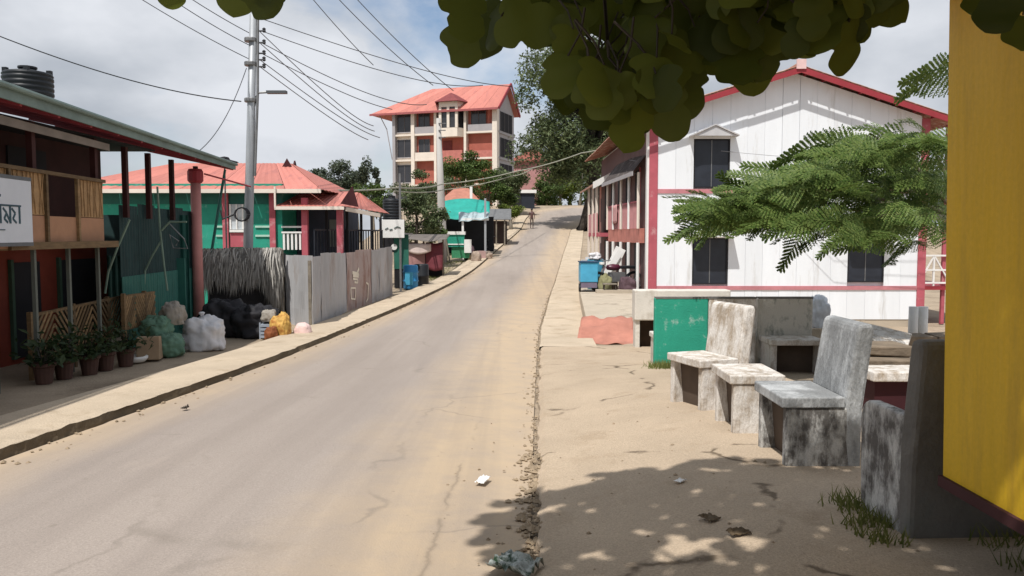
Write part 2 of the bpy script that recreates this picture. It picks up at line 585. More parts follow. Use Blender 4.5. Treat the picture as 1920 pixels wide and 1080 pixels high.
def road_material():
    m = bpy.data.materials.new('dusty asphalt')
    m.use_nodes = True
    N, L = m.node_tree.nodes, m.node_tree.links
    b = N['Principled BSDF']
    b.inputs['Roughness'].default_value = 0.93
    b.inputs['Specular IOR Level'].default_value = 0.2
    tcn = N.new('ShaderNodeTexCoord')
    sp = N.new('ShaderNodeSeparateXYZ')
    L.new(tcn.outputs['UV'], sp.inputs[0])

    def nz(scale, detail=8, rough=0.6, vec=None):
        n = N.new('ShaderNodeTexNoise')
        n.inputs['Scale'].default_value = scale
        n.inputs['Detail'].default_value = detail
        n.inputs['Roughness'].default_value = rough
        L.new(vec or tcn.outputs['Object'], n.inputs['Vector'])
        return n.outputs['Fac']

    def math_(op, a, c=None, v=None):
        n = N.new('ShaderNodeMath')
        n.operation = op
        L.new(a, n.inputs[0])
        if c is not None:
            L.new(c, n.inputs[1])
        elif v is not None:
            n.inputs[1].default_value = v
        return n.outputs[0]

    def ramp(a, p0, p1, c0=(0, 0, 0, 1), c1=(1, 1, 1, 1)):
        n = N.new('ShaderNodeValToRGB')
        n.color_ramp.elements[0].position = p0
        n.color_ramp.elements[1].position = p1
        n.color_ramp.elements[0].color = c0
        n.color_ramp.elements[1].color = c1
        L.new(a, n.inputs['Fac'])
        return n.outputs['Color']

    def mix(f, a, bcol):
        n = N.new('ShaderNodeMix')
        n.data_type = 'RGBA'
        L.new(f, n.inputs['Factor'])
        L.new(a, n.inputs['A'])
        if isinstance(bcol, tuple):
            n.inputs['B'].default_value = bcol + (1,)
        else:
            L.new(bcol, n.inputs['B'])
        return n.outputs['Result']
    mpn = N.new('ShaderNodeMapping')
    mpn.inputs['Scale'].default_value = (1, 0.22, 1)
    L.new(tcn.outputs['Object'], mpn.inputs['Vector'])
    base = ramp(nz(0.7, 9, 0.62, mpn.outputs['Vector']), 0.3, 0.7, (0.31, 0.264, 0.23, 1), (0.38, 0.325, 0.283, 1))
    fine = ramp(nz(85, 6, 0.8), 0.34, 0.68, (0.74, 0.74, 0.74, 1), (1.18, 1.17, 1.16, 1))
    n = N.new('ShaderNodeMix')
    n.data_type = 'RGBA'
    n.blend_type = 'MULTIPLY'
    n.inputs['Factor'].default_value = 1
    L.new(base, n.inputs['A'])
    L.new(fine, n.inputs['B'])
    col = n.outputs['Result']
    # dust drifted to both sides
    wob = math_('MULTIPLY', math_('SUBTRACT', nz(0.55, 6, 0.65), v=0.5), v=0.2)
    u = math_('ADD', sp.outputs['X'], wob)
    dr = ramp(u, 0.60, 0.84)
    dl = ramp(u, 0.02, 0.20, (1, 1, 1, 1), (0, 0, 0, 1))
    tot = math_('MAXIMUM', dr, dl)
    brk = ramp(nz(2.2, 10, 0.7), 0.25, 0.6, (0.45, 0.45, 0.45, 1), (1, 1, 1, 1))
    col = mix(math_('MULTIPLY', tot, brk), col, (0.475, 0.365, 0.25))
    # pale worn streaks
    st = ramp(nz(1.1, 10, 0.72, mpn.outputs['Vector']), 0.60, 0.68)
    col = mix(math_('MULTIPLY', st, v=0.35), col, (0.42, 0.35, 0.29))
    # dark faint patches and a seam
    pt = ramp(nz(0.9, 10, 0.72), 0.65, 0.74)
    col = mix(math_('MULTIPLY', pt, v=0.35), col, (0.21, 0.175, 0.148))
    # tyre-polished lengthwise bands
    mt = N.new('ShaderNodeMapping')
    mt.inputs['Scale'].default_value = (2.4, 0.05, 1)
    L.new(tcn.outputs['Object'], mt.inputs['Vector'])
    ty = ramp(nz(1.0, 5, 0.6, mt.outputs['Vector']), 0.47, 0.62)
    col = mix(math_('MULTIPLY', ty, v=0.22), col, (0.225, 0.188, 0.162))
    # hairline cracks
    mz = N.new('ShaderNodeVectorMath')
    mz.operation = 'MULTIPLY_ADD'
    mz.inputs[1].default_value = (1.3, 1.3, 0)
    nn_ = N.new('ShaderNodeTexNoise')
    nn_.inputs['Scale'].default_value = 0.9
    nn_.inputs['Detail'].default_value = 8
    L.new(tcn.outputs['Object'], nn_.inputs['Vector'])
    L.new(nn_.outputs['Color'], mz.inputs[0])
    L.new(tcn.outputs['Object'], mz.inputs[2])
    vo = N.new('ShaderNodeTexVoronoi')
    vo.feature = 'DISTANCE_TO_EDGE'
    vo.inputs['Scale'].default_value = 0.33
    L.new(mz.outputs[0], vo.inputs['Vector'])
    ck = ramp(vo.outputs['Distance'], 0.002, 0.009, (1, 1, 1, 1), (0, 0, 0, 1))
    cm_ = ramp(nz(0.8, 5, 0.6), 0.48, 0.60)
    col = mix(math_('MULTIPLY', math_('MULTIPLY', ck, cm_), v=0.45), col, (0.20, 0.17, 0.14))
    # small dark oil and grit specks
    spk = ramp(nz(9, 3, 0.5), 0.70, 0.74)
    col = mix(math_('MULTIPLY', spk, v=0.35), col, (0.20, 0.165, 0.13))
    w2 = math_('MULTIPLY', math_('SUBTRACT', nz(2.5, 7, 0.65), v=0.5), v=0.035)
    us = math_('ADD', sp.outputs['X'], w2)
    dd = math_('ABSOLUTE', math_('SUBTRACT', us, v=0.872))
    ln_ = ramp(dd, 0.0012, 0.0045, (1, 1, 1, 1), (0, 0, 0, 1))
    vy = ramp(math_('MULTIPLY', sp.outputs['Y'], v=0.25), 0.475, 0.50, (1, 1, 1, 1), (0, 0, 0, 1))
    seg_ = ramp(nz(1.6, 5, 0.6), 0.36, 0.46)
    f_ = math_('MULTIPLY', math_('MULTIPLY', ln_, seg_), vy)
    col = mix(math_('MULTIPLY', f_, v=0.6), col, (0.20, 0.16, 0.12))
    L.new(col, b.inputs['Base Color'])
    bp = N.new('ShaderNodeBump')
    bp.inputs['Strength'].default_value = 0.35
    bp.inputs['Distance'].default_value = 0.012
    L.new(nz(70, 5, 0.7), bp.inputs['Height'])
    L.new(bp.outputs['Normal'], b.inputs['Normal'])
    return m


road.data.materials.append(road_material())


def ribbon(name, side, prof, m, t0, t1, ragged=0.0, step_ts=None, parent=None, rag_idx=(0,)):
    """strip along a road edge. prof = [(offset outwards, height)...]"""
    mb = MB()
    ts = [t for t in (step_ts or TS) if t0 <= t <= t1]
    n = len(prof)
    for t in ts:
        a, b = edge_pt(t, 0), edge_pt(t, 1)
        e = (a if side == 0 else b)
        out = (a - b).normalized() * (1 if side == 0 else -1)
        tg = edge_pt(min(t + 0.02, len(EDGE) - 1), side) - edge_pt(max(t - 0.02, 0), side)
        tg.normalize()
        nrm = Vector((-tg.y, tg.x, 0)) * (1 if side == 0 else -1)
        for j, (o, h) in enumerate(prof):
            r = 0
            hh = 0
            if ragged and j in rag_idx:
                r = ragged * (noise.noise(Vector((e.y * 2.2, j * .3, 1))) + 0.6 * noise.noise(Vector((e.y * 6.1, j * .3, 5))))
                hh = 0.4 * ragged * noise.noise(Vector((e.y * 5.1, 9, 2)))
            q = e + nrm * (o + r)
            mb.v.append(Vector((q.x, q.y, zr(e.y) + h + hh + 0.005 * noise.noise(Vector((q.x * 2, q.y * 2, 7))))))
    for i in range(len(ts) - 1):
        for j in range(n - 1):
            o = i * n + j
            mb.f.append((o, o + 1, o + n + 1, o + n))
    return mb.build(name, m, parent, smooth=False)


m_walk = mat('sandy concrete pavement', (0.51, 0.415, 0.305), 0.93, 0.13, 1.1, 0.45, 45, dirt=(0.40, 0.315, 0.22), dirt_amt=0.14, dirt_scale=1.6, grain=.2, gscale=70)
m_kerb = mat('kerb concrete with painted shade', (0.115, 0.085, 0.052), 0.95, 0.25, 3, 0.6, 30)  # shadow side of the kerb is put into this dark colour
TSF = [i * 0.03 for i in range(int((len(EDGE) - 4) / 0.03))]
structure(ribbon('pavement', 0, [(0.035, 0.085), (0.12, 0.10), (0.5, 0.105), (0.95, 0.10), (1.0, 0.07), (1.0, -0.1)], m_walk, 0, 14.2, 0.035, TSF, rag_idx=(0, 1)))
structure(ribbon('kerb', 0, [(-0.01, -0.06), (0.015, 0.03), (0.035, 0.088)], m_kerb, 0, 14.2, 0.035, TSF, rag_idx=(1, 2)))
# right-hand apron: a low ragged slab edge beside the road
structure(ribbon('apron_strip', 1, [(0.03, -0.05), (0.05, 0.03), (0.10, 0.045), (0.6, 0.05), (1.10, 0.045), (1.14, -0.12)], m_walk, 4.62, 14.0, 0.03, TSF, rag_idx=(0, 1, 2)))


def apron_material():
    m = mat('sandy apron concrete', (0.465, 0.365, 0.262), 0.93, 0.10, 1.3, 0.5, 110, dirt=(0.40, 0.305, 0.21), dirt_amt=0.12, dirt_scale=1.7, grain=.25, gscale=75)
    N, L = m.node_tree.nodes, m.node_tree.links
    b = N['Principled BSDF']
    src = b.inputs['Base Color'].links[0].from_socket
    tcn = N.new('ShaderNodeTexCoord')
    nz = N.new('ShaderNodeTexNoise')
    nz.inputs['Scale'].default_value = 1.4
    nz.inputs['Detail'].default_value = 8
    L.new(tcn.outputs['Object'], nz.inputs['Vector'])
    va = N.new('ShaderNodeVectorMath')
    va.operation = 'MULTIPLY_ADD'
    va.inputs[1].default_value = (0.9, 0.9, 0)
    L.new(nz.outputs['Color'], va.inputs[0])
    L.new(tcn.outputs['Object'], va.inputs[2])
    vo = N.new('ShaderNodeTexVoronoi')
    vo.feature = 'DISTANCE_TO_EDGE'
    vo.inputs['Scale'].default_value = 0.42
    L.new(va.outputs[0], vo.inputs['Vector'])
    n2 = N.new('ShaderNodeTexNoise')
    n2.inputs['Scale'].default_value = 2.3
    n2.inputs['Detail'].default_value = 6
    L.new(tcn.outputs['Object'], n2.inputs['Vector'])
    r1 = N.new('ShaderNodeValToRGB')
    r1.color_ramp.elements[0].position = 0.004
    r1.color_ramp.elements[1].position = 0.014
    r1.color_ramp.elements[0].color = (1, 1, 1, 1)
    r1.color_ramp.elements[1].color = (0, 0, 0, 1)
    L.new(vo.outputs['Distance'], r1.inputs['Fac'])
    r2 = N.new('ShaderNodeValToRGB')
    r2.color_ramp.elements[0].position = 0.50
    r2.color_ramp.elements[1].position = 0.58
    L.new(n2.outputs['Fac'], r2.inputs['Fac'])
    mu = N.new('ShaderNodeMath')
    mu.operation = 'MULTIPLY'
    L.new(r1.outputs['Color'], mu.inputs[0])
    L.new(r2.outputs['Color'], mu.inputs[1])
    mm = N.new('ShaderNodeMix')
    mm.data_type = 'RGBA'
    L.new(mu.outputs[0], mm.inputs['Factor'])
    L.new(src, mm.inputs['A'])
    mm.inputs['B'].default_value = (0.16, 0.12, 0.08, 1)
    L.new(mm.outputs['Result'], b.inputs['Base Color'])
    return m


def right_edge(y):
    tab = [(e[1][1], e[1][0]) for e in EDGE if e[1][1] < 70]
    return interp(tab, y)


def apron_z(x, y):
    return g(x, y) + 0.05 + 0.008 * noise.noise(Vector((x * 0.9, y * 0.9, 4)))


mb = MB()
ys = grid_axis([(-8, -2, 0.5), (-2, 14.6, 0.1)])
NXA = 26
for y in ys:
    e = right_edge(y)
    rg = 0.045 * noise.noise(Vector((y * 1.7, 3, 1))) + 0.03 * noise.noise(Vector((y * 6.0, 3, 7)))
    x0 = e + 0.05 + rg
    x1 = 3.4
    for j in range(NXA + 1):
        k = j / NXA
        if j == 0:
            mb.v.append(Vector((x0 - 0.02, y, zr(y) - 0.06)))
            continue
        k = (j - 1) / (NXA - 1)
        x = x0 + (x1 - x0) * k ** 1.25
        z = apron_z(x, y) - (0.03 + 0.02 * noise.noise(Vector((y * 4, 1, 1))) if j == 1 else 0)
        mb.v.append(Vector((x, y, z)))
for i in range(len(ys) - 1):
    for j in range(NXA):
        o = i * (NXA + 1) + j
        mb.f.append((o, o + 1, o + NXA + 2, o + NXA + 1))
structure(mb.build('apron', apron_material(), smooth=False))


# ------------------------------------------------------------------ vegetation makers
def leaf_quads(mb, pts, size, droop=0.3, asp=0.55):
    for p in pts:
        s = size * random.uniform(0.6, 1.35)
        d = Vector((random.gauss(0, 1), random.gauss(0, 1), random.gauss(0, 0.7) - droop)).normalized()
        up = Vector((random.gauss(0, .5), random.gauss(0, .5), 1)).normalized()
        w = d.cross(up)
        if w.length < 1e-3:
            continue
        w.normalize()
        a = p - d * s * 0.5
        b = p + d * s * 0.5
        mid = p + up * s * 0.06
        o = len(mb.v)
        mb.v += [a, mid + w * s * asp * 0.5, b, mid - w * s * asp * 0.5]
        mb.f.append((o, o + 1, o + 2, o + 3))


def blob_points(c, r, n, shell=0.55):
    out = []
    c = Vector(c)
    while len(out) < n:
        v = Vector((random.gauss(0, 1), random.gauss(0, 1), random.gauss(0, 1)))
        v.normalize()
        k = random.uniform(shell, 1.0) ** 0.7
        v = Vector((v.x * r[0], v.y * r[1], v.z * r[2])) * k
        nz = noise.noise((c + v) * 0.55)
        if nz < -0.28:
            continue
        out.append(c + v * (1 + 0.25 * nz))
    return out


def tree(name, label, base, height, crown_c, crown_r, nblob, nleaf, leaf, lm, bm, tr, group=None, seed=1, lean=0.0, blob_scale=0.42, twigs=8):
    random.seed(seed)
    base = Vector(base)
    t = thing(name, label, 'tree', base, group=group)
    cc_ = Vector(crown_c)
    mb = MB()
    top = Vector((cc_.x, cc_.y, cc_.z + crown_r[2] * 0.3))
    pts = [base - Vector((0, 0, 0.3)), base + Vector((0, 0, 0.5)), base.lerp(top, 0.35) + Vector((lean, 0, 0)), base.lerp(top, 0.7), top]
    mb.tube(pts, [tr * 1.5, tr * 1.05, tr * 0.75, tr * 0.45, tr * 0.12], 10)
    blobs = []
    for i in range(nblob):
        v = Vector((random.gauss(0, 1), random.gauss(0, 1), random.gauss(0, 1))).normalized() * random.uniform(0.35, 0.95)
        q = cc_ + Vector((v.x * crown_r[0], v.y * crown_r[1], v.z * crown_r[2]))
        if height > 15 and q.z < base.z + 4.6:
            q.z = base.z + 4.6 + random.uniform(0, 3)
        blobs.append(q)
    for q in blobs[:twigs]:
        k = random.uniform(0.3, 0.75)
        st = base.lerp(top, k)
        mid = st.lerp(q, 0.5) + Vector((0, 0, 0.06 * height))
        mb.tube([st, mid, q], [tr * 0.4, tr * 0.22, tr * 0.06], 6)
    mb.build('trunk', bm, t, smooth=True)
    mb = MB()
    for q in blobs:
        rr = random.uniform(0.7, 1.25) * blob_scale
        leaf_quads(mb, blob_points(q, (crown_r[0] * rr, crown_r[1] * rr, crown_r[2] * rr * 0.8), nleaf // nblob, 0.2), leaf)
    mb.build('crown', lm, t)
    return t


lm_dark = leafmat('dark tree foliage', (0.055, 0.082, 0.036), (0.20, 0.24, 0.115), 0.3)
lm_mid = leafmat('mid green foliage', (0.045, 0.085, 0.022), (0.15, 0.21, 0.06), 0.3)
lm_lime = leafmat('yellow green foliage', (0.08, 0.12, 0.02), (0.20, 0.25, 0.05), 0.3)
lm_far = leafmat('far tree foliage', (0.06, 0.08, 0.055), (0.13, 0.155, 0.10), 0.25)

# ------------------------------------------------------------------ white gabled house (right)
def white_house():
    D = 24.5
    xl, xr = 4.17, 12.66
    zb, zband, ztop = -0.03, 2.92, 5.15
    zpk = 6.50
    xm = 8.55
    root = thing('white_house', 'white boarded two storey gabled house with red trim on the right', 'house', (xl, D, g(xl, D)))
    depth = 13.0

    def gz(x):
        return ztop + (zpk - ztop) * (1 - abs(x - xm) / (xm - xl if x < xm else xr - xm))
    # dark core set behind the boards
    mb = MB()
    core = [(xl + .06, D + .10, -1.1), (xr - .06, D + .10, -1.1), (xr - .06, D + .10, ztop - .05), (xm, D + .10, zpk - .05), (xl + .06, D + .10, ztop - .05)]
    mb.poly(core, depth, (0, 1, 0))
    mb.build('inner_wall', m_white, root)
    wins = [(5.52, 6.62, 3.02, 4.50, 'u'), (5.52, 6.60, 0.08, 1.50, 'l'), (10.28, 11.40, 0.14, 1.60, 'r')]
    # board columns
    xs = [xl + 0.262]
    cuts = [5.52, 6.62, 10.28, 11.40, xr - 0.242]
    for c in cuts:
        a = xs[-1]
        n = max(1, int(round((c - a) / 0.52)))
        xs += [a + (c - a) * (i + 1) / n for i in range(n)]

    def board(x0, x1, z0, z1a, z1b):
        mb = MB()
        y = D + random.uniform(-0.005, 0.008)
        gap = 0.003
        mb.poly([(x0 + gap, y + .10, z0), (x1 - gap, y + .10, z0), (x1 - gap, y + .10, z1b), (x0 + gap, y + .10, z1a)], 0.10, (0, -1, 0))
        mb.build('board', m_white, root)
    for x0, x1 in zip(xs, xs[1:]):
        xc = (x0 + x1) / 2
        # lower skirt
        board(x0, x1, -1.0, zb - 0.06, zb - 0.06)
        w = [q for q in wins if q[0] - .02 < xc < q[1] + .02]
        lo = [q for q in w if q[3] < 2]
        up = [q for q in w if q[3] > 2]
        if lo:
            board(x0, x1, lo[0][3], zband - .065, zband - .065)
        else:
            board(x0, x1, zb + .06, zband - .065, zband - .065)
        za, zb2 = gz(x0) - .05, gz(x1) - .05
        if up:
            board(x0, x1, up[0][3], za, zb2)
        else:
            if x0 < xm < x1:
                mb = MB()
                mb.poly([(x0 + .008, D + .1, zband + .065), (x1 - .008, D + .1, zband + .065), (x1 - .008, D + .1, zb2), (xm, D + .1, zpk - .05), (x0 + .008, D + .1, za)], .1, (0, -1, 0))
                mb.build('board', m_white, root)
            else:
                board(x0, x1, zband + .065, za, zb2)
    # red trim
    for a, b in ((xl, xl + .26), (xr - .24, xr)):
        MB().bx(a, b, D - .035, D + .12, -1.05, gz(a if a == xl else b) - .04).build('corner_post', m_pink, root, bevel=.01)
    MB().bx(xl - .06, xl, D - .0, D + .25, -1.05, ztop - .1).build('corner_post', m_whitep, root)
    MB().bx(xl + .262, xr - .242, D - .03, D + .10, zband - .065, zband + .065).build('band', mat('pale red band paint', (.50, .20, .22), .65), root)
    MB().bx(xl + .262, xr - .242, D - .03, D + .10, zb - .06, zb + .06).build('band', MATS['pale red band paint'], root)
    # windows
    for x0, x1, z0, z1, k in wins:
        w = MB().bx(x0 + .03, x1 - .03, D + .045, D + .09, z0, z1).build('window', m_win, root)
        fr = MB()
        for a, b, c, d in ((x0, x0 + .04, z0, z1), (x1 - .04, x1, z0, z1), (x0 + .04, x1 - .04, z1 - .04, z1), (x0 + .04, x1 - .04, z0, z0 + .04)):
            fr.bx(a, b, D + .01, D + .07, c, d)
        fr.build('frame', m_dark, w)
        MB().bx((x0 + x1) / 2 - .012, (x0 + x1) / 2 + .012, D + .03, D + .046, z0 + .04, z1 - .04).build('mullion', m_steel, w)
        h = MB()
        if k == 'u':
            xc, ov, pr = (x0 + x1) / 2, .16, .42
            for s in (-1, 1):
                e = (x1 - x0) / 2 + ov
                h.poly([(xc, D, z1 + .40), (xc + s * e, D, z1 + .08), (xc + s * e, D, z1 + .04), (xc, D, z1 + .36)], pr, (0, -1, 0))
            h.poly([(xc - e + .1, D - pr + .04, z1 + .05), (xc + e - .1, D - pr + .04, z1 + .05), (xc, D - pr + .04, z1 + .35)], .03, (0, 1, 0))
        else:
            h.poly([(x0 - .12, D, z1 + .24), (x0 - .12, D - .5, z1 + .10), (x0 - .12, D - .5, z1 + .03), (x0 - .12, D, z1 + .17)], x1 - x0 + .24, (1, 0, 0))
        h.build('hood', m_grey_tin if k == 'u' else m_whitep, w)
    # roof sheets with overhang
    ov = 0.46
    for s in (-1, 1):
        ex = (xl - .75) if s < 0 else (xr + .9)
        sl = (zpk - ztop) / (xm - xl if s < 0 else xr - xm)
        ez = ztop - sl * (.75 if s < 0 else .9) + .10
        pk = Vector((xm, D - ov, zpk + .10))
        ed = Vector((ex, D - ov, ez))
        run = ed - pk
        n = 4
        ln = (depth + ov * 2) / n
        for i in range(n):
            o = pk + Vector((0, i * (ln - .02), .012 * (i % 2)))
            mb = MB()
            mb.corr(o, Vector((0, ln, 0)), run, 0.16, 0.022, sub=1, nrm=Vector((0, 0, 1)))
            mb.build('roof_sheet', m_rust, root, solid=0.006)
        # bargeboard
        mb = MB()
        a, b = Vector((xm, D - ov - .02, zpk + .05)), Vector((ex, D - ov - .02, ez - .05))
        mb.poly([a, b, b - Vector((0, 0, .17)), a - Vector((0, 0, .17))], .035, (0, -1, 0))
        mb.build('bargeboard', m_fascia, root)
        # rafters under overhang
        mb = MB()
        for k in range(9):
            q = pk.lerp(ed, (k + .5) / 9)
            mb.bar(q + Vector((0, .03, -.09)), q + Vector((0, ov + .05, -.09)), .05, .07)
        mb.build('purlin', m_fascia, root)
    MB().tube([(xm, D - ov - .03, zpk + .13), (xm, D + depth, zpk + .13)], .09, 8).build('ridge_cap', m_rust, root)
    MB().bx(xm - .16, xm + .12, D - ov - .10, D - ov - .058, zpk - .02, zpk + .26).build('finial_board', mat('pale pink paint', (.72, .50, .48), .7), root)
    # plinth
    MB().bx(xl + .1, xr - .05, D + .02, D + .35, -1.6, -1.0).build('plinth', m_concrete, root)
    # side wall towards the road: doors and windows
    for k in range(5):
        y0 = D + 1.6 + k * 2.2
        dr = MB().bx(xl - .03, xl - .006, y0, y0 + 1.0, -.5, 1.35).build('door', m_dark, root)
        MB().bx(xl - .05, xl - .006, y0 - .08, y0, -.5, 1.43).build('frame', m_pink, dr)
        wn_ = MB().bx(xl - .03, xl - .006, y0, y0 + 1.0, 2.3, 3.7).build('window', m_dark, root)
        MB().bx(xl - .05, xl - .006, y0 - .08, y0, 2.3, 3.78).build('frame', m_pink, wn_)
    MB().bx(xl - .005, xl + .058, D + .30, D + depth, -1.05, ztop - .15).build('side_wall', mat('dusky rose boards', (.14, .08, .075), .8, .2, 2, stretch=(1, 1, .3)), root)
    # porch on the far right
    for z in (3.05, 0.0):
        MB().bx(xr + .02, xr + 1.8, D + .4, D + 4, z - .12, z).build('porch_floor', m_fascia, root)
    for x in (xr + .8, xr + 1.7):
        MB().bx(x, x + .1, D + .5, D + .6, -1.2, 5.0).build('porch_post', m_pink, root)
    mb = MB()
    for x in (xr + .06, xr + .5, xr + 1.0):
        mb.bar((x, D + .45, .0), (x, D + .45, .95), .05)
    for z in (.1, .5, .95):
        mb.bar((xr + .05, D + .44, z), (xr + 1.75, D + .44, z), .05)
    mb.bar((xr + .05, D + .44, .1), (xr + .5, D + .44, .95), .04)
    mb.bar((xr + .5, D + .44, .95), (xr + 1.0, D + .44, .1), .04)
    mb.build('railing', m_whitep, root)
    return root


white_house()


# balcony house strip beside it, towards the road
def balcony_front():
    root = thing('verandah', 'pink two storey timber verandah with red balcony facing the road', 'verandah', (3.9, 27.5, g(3.9, 27.5)))
    fz0, fz1 = 1.34, 1.80
    A, B = Vector((4.0, 25.1, 0)), Vector((3.72, 31.0, 0))
    d = (B - A).normalized()
    w = Vector((-d.y, d.x, 0)) * -1       # towards the wall (+x)
    mb = MB()
    mb.poly([A + Vector((0, 0, fz0)), B + Vector((0, 0, fz0)), B + w * .9 + Vector((0, 0, fz0)), A + w * .15 + Vector((0, 0, fz0))], fz1 - fz0, (0, 0, 1))
    mb.build('balcony_floor', mat('salmon paint', (.50, .19, .15), .7), root)
    for k, tt in enumerate((.02, .28, .52, .78, 1.0)):
        q = A.lerp(B, tt) - w * .03
        MB().tube([(q.x, q.y, g(q.x, q.y) - .1), (q.x, q.y, fz0 + .01)], .055, 8).build('post', m_whitep, root)
        MB().tube([(q.x, q.y, fz1 - .01), (q.x, q.y, 3.55)], .05, 8).build('post', m_whitep if k % 2 else m_cream, root)
    # railing panels
    m_rp = mat('pink railing paint', (.52, .25, .25), .7)
    for k in range(4):
        p, q = A.lerp(B, .02 + k * .25), A.lerp(B, .24 + k * .25)
        r = MB()
        r.bar(p + Vector((0, 0, fz1 + .85)), q + Vector((0, 0, fz1 + .85)), .05)
        pn = r.build('handrail', m_pink, root)
        r = MB()
        for i in range(9):
            s = p.lerp(q, i / 8)
            r.bar(s + Vector((0, 0, fz1 + .0)), s + Vector((0, 0, fz1 + .83)), .035)
        r.build('balusters', m_rp, root)
    # cloths over the railing
    p = A.lerp(B, .62) - w * .05
    c = MB()
    for i in range(9):
        for j in range(7):
            c.v.append(p + d * (i * .13) + Vector((-.02 - .015 * math.sin(i * 1.7), 0, fz1 + .87 - j * .11 + .01 * math.sin(i))))
    c.f = [(i * 7 + j, i * 7 + j + 1, i * 7 + j + 8, i * 7 + j + 7) for i in range(8) for j in range(6)]
    tag(centre(c.build('hanging_cloth', mat('dusty pink cloth', (.55, .30, .29), .9), smooth=True, solid=.006)), 'dusty pink cloth hung over the verandah railing', 'cloth')
    # tin awning above
    hi, lo = 4.25, 3.55
    mb = MB()
    mb.corr(A + w * .3 + Vector((0, 0, hi)), (B - A) * 1.0, w * -.55 + Vector((0, 0, lo - hi)), .12, .014, nrm=Vector((0, 0, 1)))
    mb.build('awning', mat('dark weathered tin', (.075, .062, .058), .8, .3, 5, dirt=(.17, .15, .14), dirt_amt=.2), root, solid=.006)
    mb = MB()
    e0, e1 = A - w * .25 + Vector((0, 0, lo - .05)), B - w * .25 + Vector((0, 0, lo - .05))
    mb.bar(e0, e1, .04, .13)
    mb.build('fascia', m_greyw, root)
    # neighbour beyond
    b = thing('pink_house', 'pale pink roadside house beyond the verandah with white slanted bargeboard', 'house', (4.1, 37, g(4.1, 37)))
    x0, y0, y1 = 4.25, 33.0, 39.0
    gz_ = g(4, 35)
    MB().bx(x0, x0 + 7, y0 + .02, y1, gz_ - .8, 1.5).build('lower_wall', mat('pale pink plaster', (.66, .50, .46), .8, .12), b)
    MB().bx(x0 - .05, x0 + 7, y0, y1, 1.5, 1.72).build('floor_band', m_pink, b)
    MB().bx(x0, x0 + 7, y0 + .02, y1, 1.72, 3.9).build('upper_wall', mat('faded salmon boards', (.50, .24, .21), .8, .15), b)
    mb = MB()
    mb.poly([(x0 + 3.5, y0 - .4, 6.0), (x0 - .9, y0 - .4, 3.7), (x0 - .9, y0 - .4, 3.62), (x0 + 3.5, y0 - .4, 5.9)], y1 - y0 + 1, (0, 1, 0))
    mb.poly([(x0 + 3.5, y0 - .4, 6.0), (x0 + 8, y0 - .4, 3.7), (x0 + 8, y0 - .4, 3.62), (x0 + 3.5, y0 - .4, 5.9)], y1 - y0 + 1, (0, 1, 0))
    mb.build('roof', m_rust, b)
    mb = MB()
    mb.poly([(x0 + 3.5, y0 - .44, 6.1), (x0 - .98, y0 - .44, 3.72), (x0 - .98, y0 - .44, 3.45), (x0 + 3.5, y0 - .44, 5.8)], .04, (0, -1, 0))
    mb.build('bargeboard', m_whitep, b)
    for k in range(3):
        yy = y0 + .7 + k * 1.8
        MB().bx(x0 - .04, x0, yy, yy + .9, 2.2, 3.3).build('window', m_dark, b)
        MB().bx(x0 - .04, x0, yy, yy + .9, gz_, 1.2).build('door', m_dark, b)
    MB().bx(x0 - .75, x0 - .05, y0 + .3, y0 + 3.8, 1.52, 1.68).build('balcony_slab', m_pink, b)
    MB().bx(x0 - .75, x0 - .70, y0 + .3, y0 + 3.8, 1.68, 2.5).build('balcony_panel', mat('rose sheet', (.55, .27, .27), .7), b)
    for yy in (y0 + .34, y0 + 1.9, y0 + 3.7):
        MB().bx(x0 - .78, x0 - .68, yy, yy + .1, gz_, 3.7).build('post', m_cream, b)


balcony_front()


# ------------------------------------------------------------------ concrete seats
def peel_material(name, paint, bare, amt, scale=5.0):
    return mat(name, bare, 0.85, 0.25, 4, 0.5, 50, dirt=paint, dirt_amt=amt, dirt_scale=scale, stretch=(1, 1, .45), grain=.2, gscale=90)


m_chairA = peel_material('flaking white paint on grey concrete', (.56, .55, .52), (.13, .12, .11), .36, 9)
m_chairB = peel_material('worn pale concrete seat', (.66, .62, .57), (.38, .31, .235), .5, 9)
m_chairC = mat('dark grey concrete seat', (.16, .15, .135), .9, .25, 3, .4, 40, dirt=(.15, .15, .135), dirt_amt=.08, dirt_scale=3)  # even dark grey with faint mottling
m_seatA = peel_material('smooth grey white seat paint', (.47, .48, .48), (.27, .275, .275), .3, 4)
m_green = mat('green painted concrete', (.028, .32, .215), .7, .14, 2, .3, 40, dirt=(.40, .52, .46), dirt_amt=.07, dirt_scale=4)
m_mottle = peel_material('mottled green and white concrete', (.58, .55, .49), (.055, .085, .065), .72, 7)


m_brown = mat('dark brown cavity concrete', (.085, .062, .046), .9, .3, 3)


